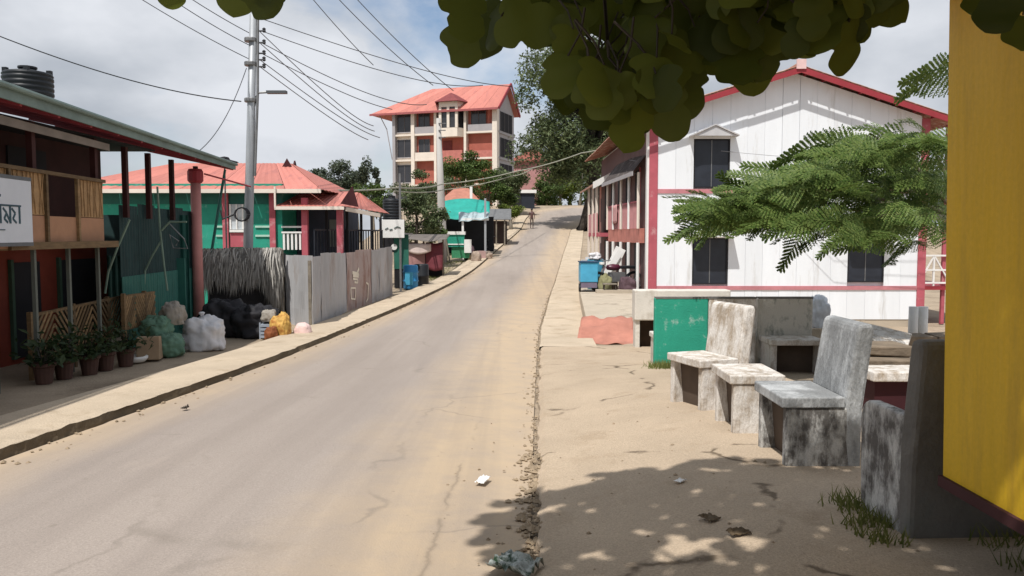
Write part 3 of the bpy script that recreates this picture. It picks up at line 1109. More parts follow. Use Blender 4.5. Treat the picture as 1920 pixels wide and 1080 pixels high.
def concrete_chair(name, label, loc, rz, mats, back=True, w=.60, arm=None, slabs=True, seat_h=.47, top=.96, depth=.50):
    ms, mp_, mbk = mats
    t = thing(name, label, 'chair' if back else 'stool', loc, rz)
    # local: front at x=0 looking to -x, seat runs to +x, width along +y
    for y in (0, w - .07):
        mb = MB()
        hh = seat_h - .075
        if arm:
            n = 6
            pr = [(0.03, y, -.05), (0.0, y, arm - .12)] + [(.10 - .10 * math.cos(a * math.pi / 2 / n), y, arm - .12 + .12 * math.sin(a * math.pi / 2 / n)) for a in range(1, n + 1)] + [(depth - .02, y, arm), (depth, y, -.05)]
        else:
            pr = [(0.02, y, -.05), (0.02, y, hh), (depth - .0, y, hh), (depth + .01, y, -.05)]
        mb.poly(pr, .07, (0, 1, 0))
        mb.build('side_panel', mp_, t, local=True, bevel=.012)
    MB().poly([(.09, .071, seat_h - .08), (.13, .071, seat_h - .08), (.17, .071, -.05), (.13, .071, -.05)], w - .142, (0, 1, 0)).build('cavity_panel', m_brown, t, local=True)  # added dark panel; stands for the unpainted, shadowed cavity under the seat
    mb = MB()
    if arm:
        mb.bx(.02, depth - .09, .072, w - .072, seat_h - .073, seat_h)
    else:
        mb.bx(-.012, depth - .09, -.012, w + .012, seat_h - .073, seat_h)
    s = mb.build('seat', ms, t, local=True, bevel=.009)
    if back:
        mb = MB()
        pr = [(depth - .085, -.005, seat_h - .30), (depth - .085, -.005, seat_h + .0), (depth - .02, -.005, top - .05), (depth - .005, -.005, top), (depth + .085, -.005, top + .005), (depth + .10, -.005, top - .04), (depth + .035, -.005, seat_h - .1), (depth + .03, -.005, -.05), (depth - .06, -.005, -.05)]
        mb.poly(pr, w + .01, (0, 1, 0))
        mb.build('backrest', mbk, t, local=True, bevel=.025)
    return t


def onapron(x, y):
    return (x, y, apron_z(x, y))


concrete_chair('concrete_chair', 'grey concrete chair with flaking white paint nearest the camera, facing the road', onapron(1.82, 5.30), 0, (m_seatA, m_chairA, m_seatA))
concrete_chair('concrete_stool', 'backless pale concrete stool between the two white concrete chairs', onapron(1.75, 6.32), 0, (m_chairB, m_chairB, m_chairB), back=False, w=.58, depth=.52)
concrete_chair('concrete_chair', 'pale sunlit concrete chair beside the green slab, beyond the stool', onapron(1.74, 7.32), R(20), (m_chairB, m_chairB, m_chairB), w=.56)
concrete_chair('concrete_chair', 'dark grey concrete chair seen from behind next to the yellow wall', onapron(1.95, 4.42), R(-87), (m_chairC, m_chairA, m_chairC), arm=.62, top=1.01, w=.66)


def bench(name, label, x0, x1, y, face, mback, mseat, back_top=1.0, seat=True, split=None):
    z = g((x0 + x1) / 2, y) + .04
    t = thing(name, label, 'bench', (x0, y, z))
    mb = MB()
    xs_ = split if split else x1
    mb.bx(x0, xs_, y, y + .12, z - .1, z + back_top)
    b = mb.build('backrest', mback, t, bevel=.02)
    if split:
        MB().bx(xs_ + .004, x1, y + .004, y + .116, z - .1, z + back_top - .003).build('backrest_slab', m_chairB, t, bevel=.02)
    MB().bx(x0 + .01, x1 + .0, y - .004, y + .124, z + back_top - .012, z + back_top + .012).build('coping', m_chairC, t)
    if seat:
        mb = MB()
        mb.bx(x0 + .02, x1 - .02, y + face * .30 - .28, y + face * .30 + .28, z + .37, z + .45)
        mb.build('seat', mseat, t, bevel=.015)
        for xx in (x0 + .04, x1 - .12):
            MB().bx(xx, xx + .08, y + face * .30 - .24, y + face * .30 + .24, z - .1, z + .369).build('side_panel', mseat, t)
        MB().bx(x0 + .121, x1 - .121, y + face * .30 - .05, y + face * .30 - .01, z - .1, z + .369).build('cavity_panel', mat('dark brown cavity concrete', (.10, .075, .055), .9, .3, 3), t)  # same dark fill for the cavity under the bench seat
    return t


bench('green_bench', 'concrete bench back painted green at its left end, behind the pale concrete chair', 2.08, 3.56, 11.6, 1, m_green, m_chairB, split=2.86)
bench('mottled_bench', 'concrete bench with mottled dark green and white flaking backrest', 3.62, 4.44, 11.75, -1, m_mottle, m_chairB, 1.0)

# ------------------------------------------------------------------ low walls, platform, rubble on the right
t = thing('retaining_wall', 'whitewashed low wall with dark drain opening left of the green bench', 'wall', (2.2, 14.4, g(2.2, 14.4)))
m_wash = mat('dirty whitewash', (.66, .62, .55), .85, .12, 1.5, .3, 30, dirt=(.45, .40, .33), dirt_amt=.2, dirt_scale=2)
MB().bx(2.22, 3.95, 14.4, 14.75, .05, .60).build('upper_wall', m_wash, t, bevel=.02)
MB().bx(2.62, 3.95, 14.45, 14.7, -1.2, .05).build('lower_wall', m_concrete, t)
MB().bx(2.24, 2.32, 14.45, 14.7, -.8, .05).build('jamb', m_wash, t)
MB().bx(2.3, 2.64, 14.68, 14.72, -.8, .05).build('opening', mat('dark brown recess fill', (.05, .032, .022), .9, .3), t)  # flat dark brown panel fills the opening

t = thing('platform', 'low sandy concrete platform holding the clutter beside the verandah', 'platform', (2.4, 20, g(2.4, 20)))
mb = MB()
pz = -.20
mb.poly([(1.60, 17.2, pz - .7), (2.75, 17.0, pz - .7), (4.3, 27.0, pz - .7), (4.1, 33, pz - .7), (2.75, 33, pz - .7), (2.20, 26.0, pz - .7)], .7, (0, 0, 1))
mb.build('slab', m_concrete, t, bevel=.03)
MB().bx(2.6, 3.7, 24.55, 24.9, pz + .002, pz + .10).build('step', m_concrete, t)


def sheet_pts(fn, nu, nv):
    mb = MB()
    mb.v = [Vector(fn(i / nu, j / nv)) for i in range(nu + 1) for j in range(nv + 1)]
    mb.f = [(i * (nv + 1) + j, i * (nv + 1) + j + 1, (i + 1) * (nv + 1) + j + 1, (i + 1) * (nv + 1) + j) for i in range(nu) for j in range(nv)]
    return mb


def redcloth(u, v):
    x = 1.50 + 1.05 * u + .10 * v * math.sin(5 * u)
    y = 17.10 - 1.5 * v - .15 * u
    top = pz + .02
    bot = g(x, y) - .04 * sstep(.6, 1, v)
    z = top * (1 - sstep(0, .9, v)) + bot * sstep(0, .9, v) + .09 * noise.noise(Vector((x * 4, y * 4, 1))) + .04 * abs(math.sin(7 * u + 3 * v)) * (1 - .8 * v)
    return (x - .25 * v * (1 - u), y - .25 * v * noise.noise(Vector((u * 3, 1, 1))), z)


tag(centre(sheet_pts(redcloth, 20, 16).build('red_tarpaulin', mat('faded red tarpaulin', (.42, .18, .13), .8, .2, 3, .3, 10), smooth=True, solid=.01)), 'faded red tarpaulin spread on the slope below the platform', 'tarpaulin')

# stone steps and slabs behind the near chair
t = thing('stone_steps', 'brown stone steps between the near chair and the dark chair', 'steps', (3.9, 8.2, g(3.9, 8.2)))
for k in range(4):
    z = g(3.4, 8) + .02
    mb = MB()
    mb.box((4.0 + .03 * (k % 2), 8.1 + k * .28, z + .06 + k * .12), (.78, .5, .105), jit=.02)
    mb.build('stone', mat('brown step stone', (.20, .155, .11), .9, .35, 4, .6, 20), t, bevel=.015)
mb = MB()
mb.box((3.75, 7.35, g(3.7, 7.3) + .40), (1.0, .45, .09), jit=.008)
t2 = thing('low_table', 'pale slab on dark red box behind the near chair', 'table', (3.75, 7.35, g(3.7, 7.3)))
mb.build('top_slab', m_chairB, t2, bevel=.01)
MB().bx(3.3, 4.2, 7.2, 7.5, g(3.7, 7.3) - .05, g(3.7, 7.3) + .35).build('box', mat('dark red box paint', (.045, .01, .013), .8), t2)
for k, (px, py, d, ln, a, tl) in enumerate(((1628, 622, 10.3, 1.0, -28, 12), (1660, 650, 9.9, .8, -40, 18))):
    q = P(px, py, d)
    mb = MB()
    mb.box((0, 0, 0), (ln, .42, .08), jit=.012)
    o = mb.build('stone_slab', m_chairB, bevel=.012)
    o.location = q
    o.rotation_euler = (R(10), R(tl), R(a))
    tag(o, ['long pale stone slab tilted behind the near chair top', 'shorter beige stone slab leaning in front of the long slab'][k], 'slab')
# support rubble below slabs
t = thing('rubble_wall', 'dry stone wall behind the near chair carrying the tilted slabs', 'wall', (4.6, 10.3, g(4.6, 10.3)))
random.seed(5)
for r_ in range(6):
    x = 4.42 + (r_ % 2) * .15
    while x < 6.2:
        w_ = random.uniform(.25, .5)
        mb = MB()
        mb.box((x + w_ / 2, 10.35 + random.uniform(-.03, .03), -.62 + r_ * .17), (w_ - .02, .4, .155), jit=.02)
        mb.build('stone', MATS['brown step stone'], t)
        x += w_
# white posts by the dark chair
for k, px in enumerate((1712, 1730)):
    q = P(px, 615, 12)
    mb = MB().tube([(q.x, q.y, -.6), (q.x, q.y, q.z - .02), (q.x, q.y, P(px, 575, 12).z)], [.075, .07, .068], 10)
    tag(centre(mb.build('white_pipe', m_whitep, smooth=True)), ['left white upright pipe above the dark chair back', 'right white upright pipe above the dark chair back'][k], 'pipe')

t = thing('block_pile', 'rough concrete block beside the mottled bench carrying the white bag', 'block', (4.8, 12.5, g(4.8, 12.5)))
MB().box((4.8, 12.5, g(4.8, 12.5) + .28), (.5, .45, .62), jit=.02).build('block', m_concrete, t, bevel=.015)


# ------------------------------------------------------------------ yellow booth at the right edge
def booth():
    x = 2.02
    y1 = 3.70
    t = thing('yellow_booth', 'yellow painted sheet booth at the right edge with raised floor', 'booth', (x, 2.0, apron_z(x, 2)))
    zlo, zhi = .47, 2.72
    # front wall made of upright sheets
    y = -1.6
    k = 0
    while y < y1 - .01:
        y2 = min(y + .885, y1)
        mb = MB()
        # slight lean so that the edge stands as seen
        l0, l1 = 0.0, -.135
        mb.poly([(x + .008, y + .003, zlo), (x + .008, y2 - .003, zlo), (x - .042, y2 - .003, zhi), (x - .042, y + .003, zhi)], .02, (1, 0, 0))
        mb.build('wall_sheet', m_yellow, t)
        y = y2
        k += 1
    MB().bx(x + .021, x + 1.6, y1 - .03, y1, zlo, zhi).build('end_wall', m_yellow, t)
    MB().bx(x - .012, x + 1.6, -1.6, y1 + .004, zlo - .05, zlo).build('floor_frame', mat('maroon frame paint', (.06, .02, .022), .7), t)
    for yy in (3.55, 2.2, .8, -.8):
        MB().bx(x + .50, x + .60, yy, yy + .1, -.1, zlo - .05).build('leg', m_dark, t)
    MB().bx(x + .62, x + .66, -1.5, 3.6, -.1, zlo - .05).build('underfloor_dark', m_dark, t)  # dark sheet and dark legs imitate the shade under the booth
    mb = MB()
    mb.corr((x - .30, -1.9, zhi + .02), (0, 5.85, 0), (2.2, 0, .35), .12, .015, nrm=Vector((0, 0, 1)))
    mb.build('roof_sheet', mat('dark roof tin', (.10, .09, .10), .6), t, solid=.006)
    MB().bx(x - .31, x - .285, -1.9, y1 + .25, zhi - .07, zhi + .03).build('fascia', m_fascia, t)


booth()


# ------------------------------------------------------------------ left: two-storey eatery
def eatery():
    # facade direction
    def fx(y, x0=-5.95):
        return x0 - .082 * (y - 9.7)
    root = thing('eatery_building', 'dark two storey eatery with bamboo balcony and pale green eave on the left', 'building', (-7, 11, g(-7, 11)))
    gz = g(-7, 11)
    y0, ym, y1 = 4.5, 13.05, 19.6
    # ground floor wall (recessed) with doors
    wx = -8.0
    mb = MB()
    mb.bx(wx - 3, wx, y0, 15.8, gz - .4, 1.46)
    mb.build('ground_wall', m_orange, root)
    for k, (a, b) in enumerate(((8.3, 9.6), (10.4, 11.9), (12.75, 13.5), (14.1, 15.3))):
        d = MB().bx(wx + .0, wx + .03, a, b, gz, 1.15).build('door', m_dark, root)
        MB().bx(wx + .004, wx + .06, a - .07, a, gz, 1.2).build('frame', mat('dull green paint', (.05, .09, .06), .8), d)
    # upper floor
    MB().bx(wx - 3, wx + .35, y0, 15.0, 1.50, 3.2).build('upper_wall', mat('dark maroon boards', (.035, .012, .011), .8, .3, 3), root)
    for a, b in ((8.0, 9.0), (10.2, 11.2), (12.2, 13.2)):
        MB().bx(wx + .35, wx + .38, a, b, 2.0, 2.95).build('window', m_dark, root)
    MB().bx(wx, fx(10, -6.38), y0, ym, 1.40, 1.50).build('balcony_floor', m_bamboo, root)
    # balcony front panels
    yy = y0
    k = 0
    while yy < ym - .05:
        y2 = min(yy + .95, ym)
        xa, xb = fx(yy, -6.36), fx(y2, -6.36)
        mb = MB()
        mb.poly([(xa, yy + .008, 1.42), (xb, y2 - .008, 1.42), (xb, y2 - .008, 1.86), (xa, yy + .008, 1.86)], .03, (-1, 0, 0))
        mb.build('lower_panel', mat('tan board', (.38, .205, .12), .8, .15, 2, .2, 30), root)
        open_ = (k == 7)
        if not open_:
            mb = MB()
            mb.poly([(xa - .003, yy + .01, 1.87), (xb - .003, y2 - .01, 1.87), (xb - .003, y2 - .01, 2.44), (xa - .003, yy + .01, 2.44)], .02, (-1, 0, 0))
            pn = mb.build('matting_panel', m_matting, root)
            mb = MB()
            n = 9
            for i in range(n):
                q = (i + .5) / n
                yA = yy + (y2 - yy) * q
                mb.tube([(fx(yA, -6.352), yA, 1.88), (fx(yA, -6.352), yA + .05 * math.sin(i * 3), 2.15), (fx(yA, -6.352), yA + .02 * math.sin(i * 5), 2.43)], .008, 5)
            mb.build('bamboo_strips', m_matting, pn)
        MB().bar((fx(yy, -6.34), yy, 1.40), (fx(yy, -6.34), yy, 2.46), .05).build('balcony_post', m_bamboo, root)
        yy = y2
        k += 1
    MB().bar((fx(y0, -6.34), y0, 2.46), (fx(ym, -6.34), ym, 2.46), .06, .05).build('handrail', m_bamboo, root)
    # posts to ground
    for yq in (8.2, 9.9, 10.9, 11.9, 12.9):
        MB().bar((fx(yq, -6.42), yq, gz - .1), (fx(yq, -6.42), yq, 1.40), .05).build('ground_post', mat('grey green post paint', (.13, .14, .12), .7), root)
    # upper posts carrying eave
    for i, yq in enumerate((9.0, 11.0, 12.95, 14.2, 15.3, 16.6, 18.2)):
        zt = 3.14
        MB().bar((fx(yq, -6.45), yq, 1.45 if yq < 13 else 1.9), (fx(yq, -6.45), yq, zt), .085).build('eave_post', mat('dark red post paint', (.05, .014, .013), .7) if i != 5 else MATS['dark maroon boards'], root)
    # roof: eave line at fx(-5.95), z 3.28 rising to the back
    n = 8
    for k in range(n):
        ya = y0 + (y1 - y0) * k / n
        yb = y0 + (y1 - y0) * (k + 1) / n
        o = Vector((fx(ya), ya - .02, 3.27 + .01 * (k % 2)))
        mb = MB()
        back = Vector((-4.2, 0, 1.15)) if yb < 16 else Vector((-2.6, 0, .60))
        mb.corr(o, Vector((fx(yb) - fx(ya), yb - ya + .04, 0)), back, .14, .016, nrm=Vector((0, 0, 1)))
        mb.build('roof_sheet', mat('pale green roof sheet', (.16, .21, .18), .6, .2, 2), root, solid=.006)
    m_f = mat('pale green fascia', (.17, .23, .21), .6, .25, 2)
    MB().bar((fx(y0) + .03, y0, 3.24), (fx(y1) + .03, y1, 3.24), .03, .13).build('fascia', m_f, root)
    MB().tube([(fx(y0) + .09, y0, 3.34), (fx(y1) + .07, y1, 3.30)], .035, 8).build('gutter', m_f, root)
    MB().bar((fx(y0) - .35, y0, 3.02), (fx(13.2) - .35, 13.2, 3.02), .02, .11).build('valance', mat('grey beige trim', (.24, .21, .19), .8), root)
    mb = MB()
    for k in range(16):
        yq = y0 + .5 + k * .97
        mb.bar((fx(yq) + .0, yq, 3.20), (fx(yq) - 2.4, yq, 3.72), .05, .09)
    mb.build('rafters', m_fascia, root)
    MB().bx(-10.5, fx(13) - .5, y0, 15.2, 3.16, 3.19).build('ceiling', m_dark, root)
    # green side wall under the open upper floor
    for k in range(5):
        ya, yb = 14.1 + k * .86, 14.1 + (k + 1) * .86
        mb = MB()
        mb.corr((fx(ya, -6.52), ya, gz - .2), (fx(yb) - fx(ya), yb - ya, 0), (0, 0, 1.45), .13, .012)
        mb.build('lower_sheet', mat('teal green door', (.030, .13, .105), .6, .2), root, solid=.004)
        mb = MB()
        mb.corr((fx(ya, -6.54), ya, gz + 1.24), (fx(yb) - fx(ya), yb - ya, 0), (0, 0, 1.28 + .05 * (k % 2)), .13, .012)
        mb.build('upper_sheet', mat('dark green board', (.016, .042, .042), .7, .3), root, solid=.004)
    # green end screen
    mb = MB()
    mb.corr((-9.6, 17.3, gz - .2), (2.62, .0, 0), (0, 0, 2.62), .13, .014)
    mb.build('green_screen', m_tealdk, root, solid=.004)
    MB().bx(-8.9, -7.35, 17.1, 17.15, 1.15, 2.02).build('dark_screen', mat('dark green board', (.02, .05, .05), .7, .3), root)
    MB().bx(-7.42, -6.98, 17.05, 17.1, gz, 1.1).build('green_door', mat('teal green door', (.03, .14, .11), .6, .2), root)
    # bent pipes and cycle-like frame hung on the screen
    mb = MB()
    m_pipe = mat('pale green pipe', (.17, .24, .19), .6)

    def pp(pts, d, r=.02, nm='pipe', m=m_pipe):
        MB().tube([P(a, b, d) for a, b in pts], r, 6).build(nm, m, root)
    pp([(295, 350), (300, 430), (308, 500), (314, 545)], 15.2)
    pp([(303, 450), (285, 480), (272, 508), (270, 545)], 15.2)
    pp([(243, 412), (220, 465), (203, 510), (197, 550)], 13.6)
    pp([(303, 432), (318, 416), (350, 416)], 15.2)
    pp([(318, 420), (345, 448), (352, 466), (325, 465), (318, 440), (335, 452), (330, 460)], 15.4, .014, 'bent_rod', m_steel)
    return root


eatery()

# sign board hanging on the balcony
def left_sign():
    x = -6.30
    ya, yb = 8.2, 10.62
    fxx = lambda y: -6.30 - .082 * (y - 9.7)
    t = thing('sign_board', 'white sign board with dark teal lettering on the balcony at left edge', 'sign', (fxx(10), 10, 1.5))
    mb = MB()
    mb.poly([(fxx(ya), ya, 1.50), (fxx(yb), yb, 1.50), (fxx(yb), yb, 2.30), (fxx(ya), ya, 2.30)], .03, (1, 0, 0))
    mb.build('panel', mat('grey white sign face', (.60, .63, .68), .5, .05), t)
    fr = MB()
    for z in (1.475, 2.325):
        fr.bar((fxx(ya) + .01, ya, z), (fxx(yb) + .01, yb, z), .05, .045)
    fr.build('frame', mat('grey sign frame', (.12, .13, .14), .6), t)
    # lettering strokes (Bengali-like headline letters, ending at the right of the board)
    ink = MB()
    m_ink = mat('dark teal ink', (.03, .075, .10), .6)

    def st(pts, w):
        for (a, b), (c, d) in zip(pts, pts[1:]):
            A = Vector((fxx(a) + .034, a, b))
            B = Vector((fxx(c) + .034, c, d))
            ink.bar(A, B, .004, w, up=(1, 0, 0)) if False else ink.bar(A, B, w, .006, up=(1, 0, 0))
    for (o, parts) in ((10.30, 'stem'), (10.17, 'loop'), (10.08, 'stem2'), (9.97, 'loop2'), (9.86, 'stem'), (9.74, 'loop'), (9.62, 'stem2'), (9.5, 'loop2'), (9.4, 'stem')):
        if parts.startswith('stem'):
            st([(o, 1.74), (o, 1.96)], .034)
            if parts == 'stem2':
                st([(o - .08, 1.86), (o, 1.75)], .028)
        else:
            st([(o - .05, 1.93), (o + .03, 1.87), (o - .03, 1.80), (o + .05, 1.75)], .026)
    st([(9.2, 1.965), (10.34, 1.965)], .022)
    st([(9.3, 2.09), (9.7, 2.13), (9.88, 2.08)], .03)
    st([(9.2, 1.66), (9.95, 1.66)], .012)
    ink.build('lettering', m_ink, t)


left_sign()


# water tank on the eatery roof
def tank(name, label, loc, r, h, m):
    t = thing(name, label, 'water tank', loc)
    prof = [(r * .96, 0)]
    n = 6
    for i in range(n):
        z = h * .78 * i / n
        prof += [(r, z + .02), (r, z + h * .08), (r * .965, z + h * .10), (r * .965, z + h * .125)]
    prof += [(r, h * .80), (r * .93, h * .86), (r * .5, h * .92), (r * .34, h * .93), (r * .34, h * 1.0), (.01, h * 1.01)]
    MB().lathe(prof, (0, 0, 0), 20).build('body', m, t, smooth=True, local=True)
    MB().lathe([(r * .38, h * .985), (r * .38, h * 1.03), (.01, h * 1.05)], (0, 0, 0), 14).build('lid', m, t, local=True)
    for k in range(4):
        a = k * math.pi / 2 + .5
        MB().box((math.cos(a) * r * .82, math.sin(a) * r * .82, h * .90), (.07, .07, h * .14)).build('lug', m, t, local=True)
    return t


tank('water_tank', 'black ribbed water tank on the eatery roof at upper left', (-7.75, 13.0, 3.66), .37, .60, m_black)


# diagonal bamboo fence in front of the porch
def bamboo_fence():
    t = thing('bamboo_fence', 'diagonal split bamboo fence in front of the eatery porch', 'fence', (-6.5, 12, g(-6.5, 12)))
    A0, A1 = P(56, 592, 11.1), P(228, 556, 14.6)
    B0, B1 = P(231, 556, 13.4), P(288, 548, 14.6)
    random.seed(3)

    def panel(p0, p1, h, n):
        d = (p1 - p0)
        L_ = d.length
        dn = d / L_
        dn.z = 0
        nrm = Vector((dn.y, -dn.x, 0)).normalized()
        MB().bar(p0, p1, .05, .04).build('rail', m_bamboo, t)
        q0, q1 = p0 - Vector((0, 0, h)), p1 - Vector((0, 0, h))
        MB().bar(q0, q1, .05, .04).build('rail', m_bamboo, t)
        for k in range(n):
            s0 = k / n
            s1 = (k + 1) / n
            c0, c1 = p0.lerp(p1, s0), p0.lerp(p1, s1)
            # zigzag blocks of parallel slats
            for i in range(5):
                f_ = (i + .5) / 5
                if k % 2 == 0:
                    a = c0.lerp(c1, f_)
                    b = c0 - Vector((0, 0, h * f_))
                    a2 = c1 - Vector((0, 0, h * f_))
                    b2 = c0.lerp(c1, f_) - Vector((0, 0, h))
                else:
                    a = c0.lerp(c1, 1 - f_)
                    b = c1 - Vector((0, 0, h * f_))
                    a2 = c0 - Vector((0, 0, h * f_))
                    b2 = c0.lerp(c1, 1 - f_) - Vector((0, 0, h))
                for u, v in ((a, b), (a2, b2)):
                    mb = MB()
                    mb.bar(u + nrm * .02, v + nrm * .02, .048, .012, up=nrm)
                    mb.build('slat', m_bamboo, t)
        for k in range(0, n + 1, 2):
            q = p0.lerp(p1, k / n)
            gz = g(q.x, q.y)
            MB().bar((q.x, q.y, gz - .1), (q.x, q.y, q.z + .05), .06).build('post', m_bamboo, t)
    panel(A0, A1, .66, 5)
    panel(B0, B1, .55, 3)


bamboo_fence()

# pinkish round gate posts
for k, (px, top, d) in enumerate(((366, 322, 18.0), (404, 300, 19.5))):
    q = P(px, top, d)
    gz = g(q.x, d)
    if k == 0:
        t = thing('gate_post', 'round faded pink post at the end of the eatery', 'post', (q.x, d, gz))
        MB().tube([(q.x, d, gz - .1), (q.x, d, q.z - .25)], [.12, .11], 12).build('shaft', mat('faded pink column paint', (.50, .22, .20), .6, .2, 2), t, smooth=True)
        MB().tube([(q.x, d, q.z - .25), (q.x, d, q.z - .2), (q.x, d, q.z), (q.x, d, q.z + .06)], [.13, .17, .17, .14], 12).build('capital', m_fascia, t)
        MB().tube([P(383, 326, 18), P(470, 350, 19)], .02, 6).build('rod', m_fascia, t)
    else:
        t = thing('leaning_pole', 'thin dark pole leaning under the far eave of the eatery', 'pole', (q.x, d, gz))
        MB().tube([P(422, 318, 19), P(410, 390, 19), P(392, 500, 18.8)], [.03, .035, .035], 6).build('shaft', m_tealdk, t)

t = thing('shade_cap', 'small black cap shade above the far eave of the eatery', 'shade', P(421, 304, 20))
MB().lathe([(.34, 0), (.30, .02), (.14, .06), (.10, .12), (.01, .14)], n=14).build('cap', m_dark, t, local=True)
MB().tube([(0, 0, .02), (0, 0, -4.0)], .02, 6).build('stem', m_steel, t, local=True)

# ------------------------------------------------------------------ corrugated fence and thatch
def tin_fence():
    t = thing('tin_fence', 'grey corrugated sheet fence standing along the left pavement', 'fence', (-4.6, 20, g(-4.6, 20)))
    C = P(587, 606, 18.3)
    Ls = [P(525, 588, 20.4), C, P(650, 575, 23.0), P(735, 553, 28.6)]
    m_b = mat('pinkish stained zinc', (.46, .37, .345), .6, .2, 2, stretch=(1, 1, .3), dirt=(.30, .19, .16), dirt_amt=.25)
    random.seed(4)
    idx = 0
    for a, b in zip(Ls, Ls[1:]):
        n = max(2, int((b - a).length / .85))
        for k in range(n):
            p, q = a.lerp(b, k / n), a.lerp(b, (k + 1) / n + .02)
            h = 1.72 + random.uniform(-.04, .04)
            za = g(p.x, p.y) - .03
            mb = MB()
            off = Vector((random.uniform(-.015, .015), 0, 0))
            mb.corr(Vector((p.x, p.y, za)) + off, Vector((q.x - p.x, q.y - p.y, g(q.x, q.y) - g(p.x, p.y))), (0, 0, h), .10, .011, jitter=.03, sub=4)
            pm = 960 + F * (p.x + q.x) / (p.y + q.y)
            mb.build('sheet', m_b if 645 < pm < 702 else m_grey_tin, t, solid=.003)
            if k % 2 == 0:
                MB().bar((p.x - .06, p.y + .02, za - .1), (p.x - .06, p.y + .02, za + 1.6), .07).build('post', m_bark2, t)
            idx += 1
    # white painted marks like in the photo
    mk = MB()
    m_mk = mat('cream paint marks', (.80, .74, .62), .8)
    a, b = Ls[2], Ls[3]

    def at(px, py):
        # intersect the pixel ray with the fence plane
        r = (P(px, py, 10) - Vector((0, 0, EYE)))
        dn = (b - a)
        nr = Vector((dn.y, -dn.x, 0)).normalized()
        k = (a - Vector((0, 0, EYE))).dot(nr) / r.dot(nr)
        return Vector((0, 0, EYE)) + r * k + nr * .03
    for pts, w in ((((671, 503), (668, 512)), .10), (((659, 511), (670, 513), (671, 518), (660, 517)), .09), (((660, 523), (669, 524), (669, 530), (663, 529)), .06), (((656, 540), (657, 561)), .06), (((665, 540), (664, 562)), .05), (((656, 540), (665, 540)), .05), (((657, 560), (664, 561)), .05), (((685, 530), (689, 533), (688, 560), (685, 566)), .06)):
        qs = [at(*p) for p in pts]
        dn = (b - a).normalized()
        nr = Vector((dn.y, -dn.x, 0)).normalized()
        for u, v in zip(qs, qs[1:]):
            mk.bar(u, v, w, .004, up=nr)
    mk.build('painted_marks', m_mk, t)
    return t


tin_fence()


def thatch():
    t = thing('thatch_screen', 'ragged grey straw thatch screen hanging left of the tin fence', 'screen', (-6.2, 19.2, g(-6.2, 19.2)))
    random.seed(9)
    A, B = P(378, 470, 18.8), P(528, 468, 19.6)
    MB().tube([A, B], .04, 6).build('ridge_pole', m_bark2, t)
    for q in (A, B):
        MB().tube([(q.x, q.y, g(q.x, q.y) - .1), q], .045, 6).build('post', m_bark2, t)
    st = MB()
    for i in range(2600):
        k = random.random()
        p = A.lerp(B, k) + Vector((0, random.uniform(-.10, .1), random.uniform(-.25, .06)))
        ln = random.uniform(.35, 1.15) * (.75 + .3 * noise.noise(Vector((k * 9, 0, 0))) + .6 * sstep(.72, 1, k))
        e = p + Vector((random.gauss(0, .07), random.uniform(-.35, -.02), -ln))
        m_ = p.lerp(e, .5) + Vector((0, -.03, .03))
        w = Vector((random.uniform(.006, .022), 0, 0))
        o = len(st.v)
        st.v += [p - w, p + w, m_ + w, m_ - w, e]
        st.f += [(o, o + 1, o + 2, o + 3), (o + 3, o + 2, o + 4)]
    bk_ = MB().poly([(A.x, A.y + .3, g(A.x, A.y) - .1), (B.x, B.y + .3, g(B.x, B.y) - .1), (B.x, B.y + .3, B.z - .1), (A.x, A.y + .3, A.z - .1)], .04, (0, 1, 0))
    bk_.build('dark_backing', m_tarp_blk, t)  # dark backing added to imitate the darkness behind the straw
    s = st.build('straw', leafmat('grey straw strands', (.14, .13, .12), (.58, .55, .50), .1, .9), t)
    s['kind'] = 'stuff'


thatch()


# ------------------------------------------------------------------ sacks and goods on the left
def sack(name, label, loc, r, m, seed=0, cat='sack', rough=.25, flat=.35, tie=False, n=30, group=None):
    random.seed(seed)
    mb = MB()
    nu, nv = n, n * 2
    for i in range(nu + 1):
        th = math.pi * i / nu
        for j in range(nv):
            ph = 2 * math.pi * j / nv
            v = Vector((math.sin(th) * math.cos(ph), math.sin(th) * math.sin(ph), math.cos(th)))
            # superellipsoid a little boxy
            v = Vector([math.copysign(abs(c) ** .8, c) for c in v])
            k = 1 + rough * noise.noise(v * 1.6 + Vector((seed, 0, 0))) + rough * .45 * noise.noise(v * 4.5 + Vector((seed, 5, 0))) + rough * .2 * noise.noise(v * 10 + Vector((seed, 5, 3))) - rough * .32 * max(0, .22 - abs(noise.noise(v * 3.2 + Vector((seed, 9, 1))))) * 2
            p = Vector((v.x * r[0], v.y * r[1], v.z * r[2])) * k
            if p.z < -r[2] * (1 - flat):
                p.z = -r[2] * (1 - flat) + (p.z + r[2] * (1 - flat)) * .08
            mb.v.append(p + Vector((0, 0, r[2] * (1 - flat) - .01)))
    for i in range(nu):
        for j in range(nv):
            mb.f.append((i * nv + j, (i + 1) * nv + j, (i + 1) * nv + (j + 1) % nv, i * nv + (j + 1) % nv))
    if tie:
        o = mb.build('bag', m, None, smooth=True)
        t = thing(name, label, cat, loc, group=group)
        o.parent = t
        top = r[2] * (2 - flat) - .02
        MB().lathe([(.03, top - .04), (.02, top + .02), (.06, top + .09), (.03, top + .11)], (0, 0, 0), 8).build('tied_neck', m, t, local=True)
        return t
    o = mb.build(name, m, smooth=True)
    o.location = loc
    tag(o, label, cat, group)
    return o


def G(px, py, d):
    q = P(px, py, d)
    return (q.x, q.y, g(q.x, q.y) + .0)


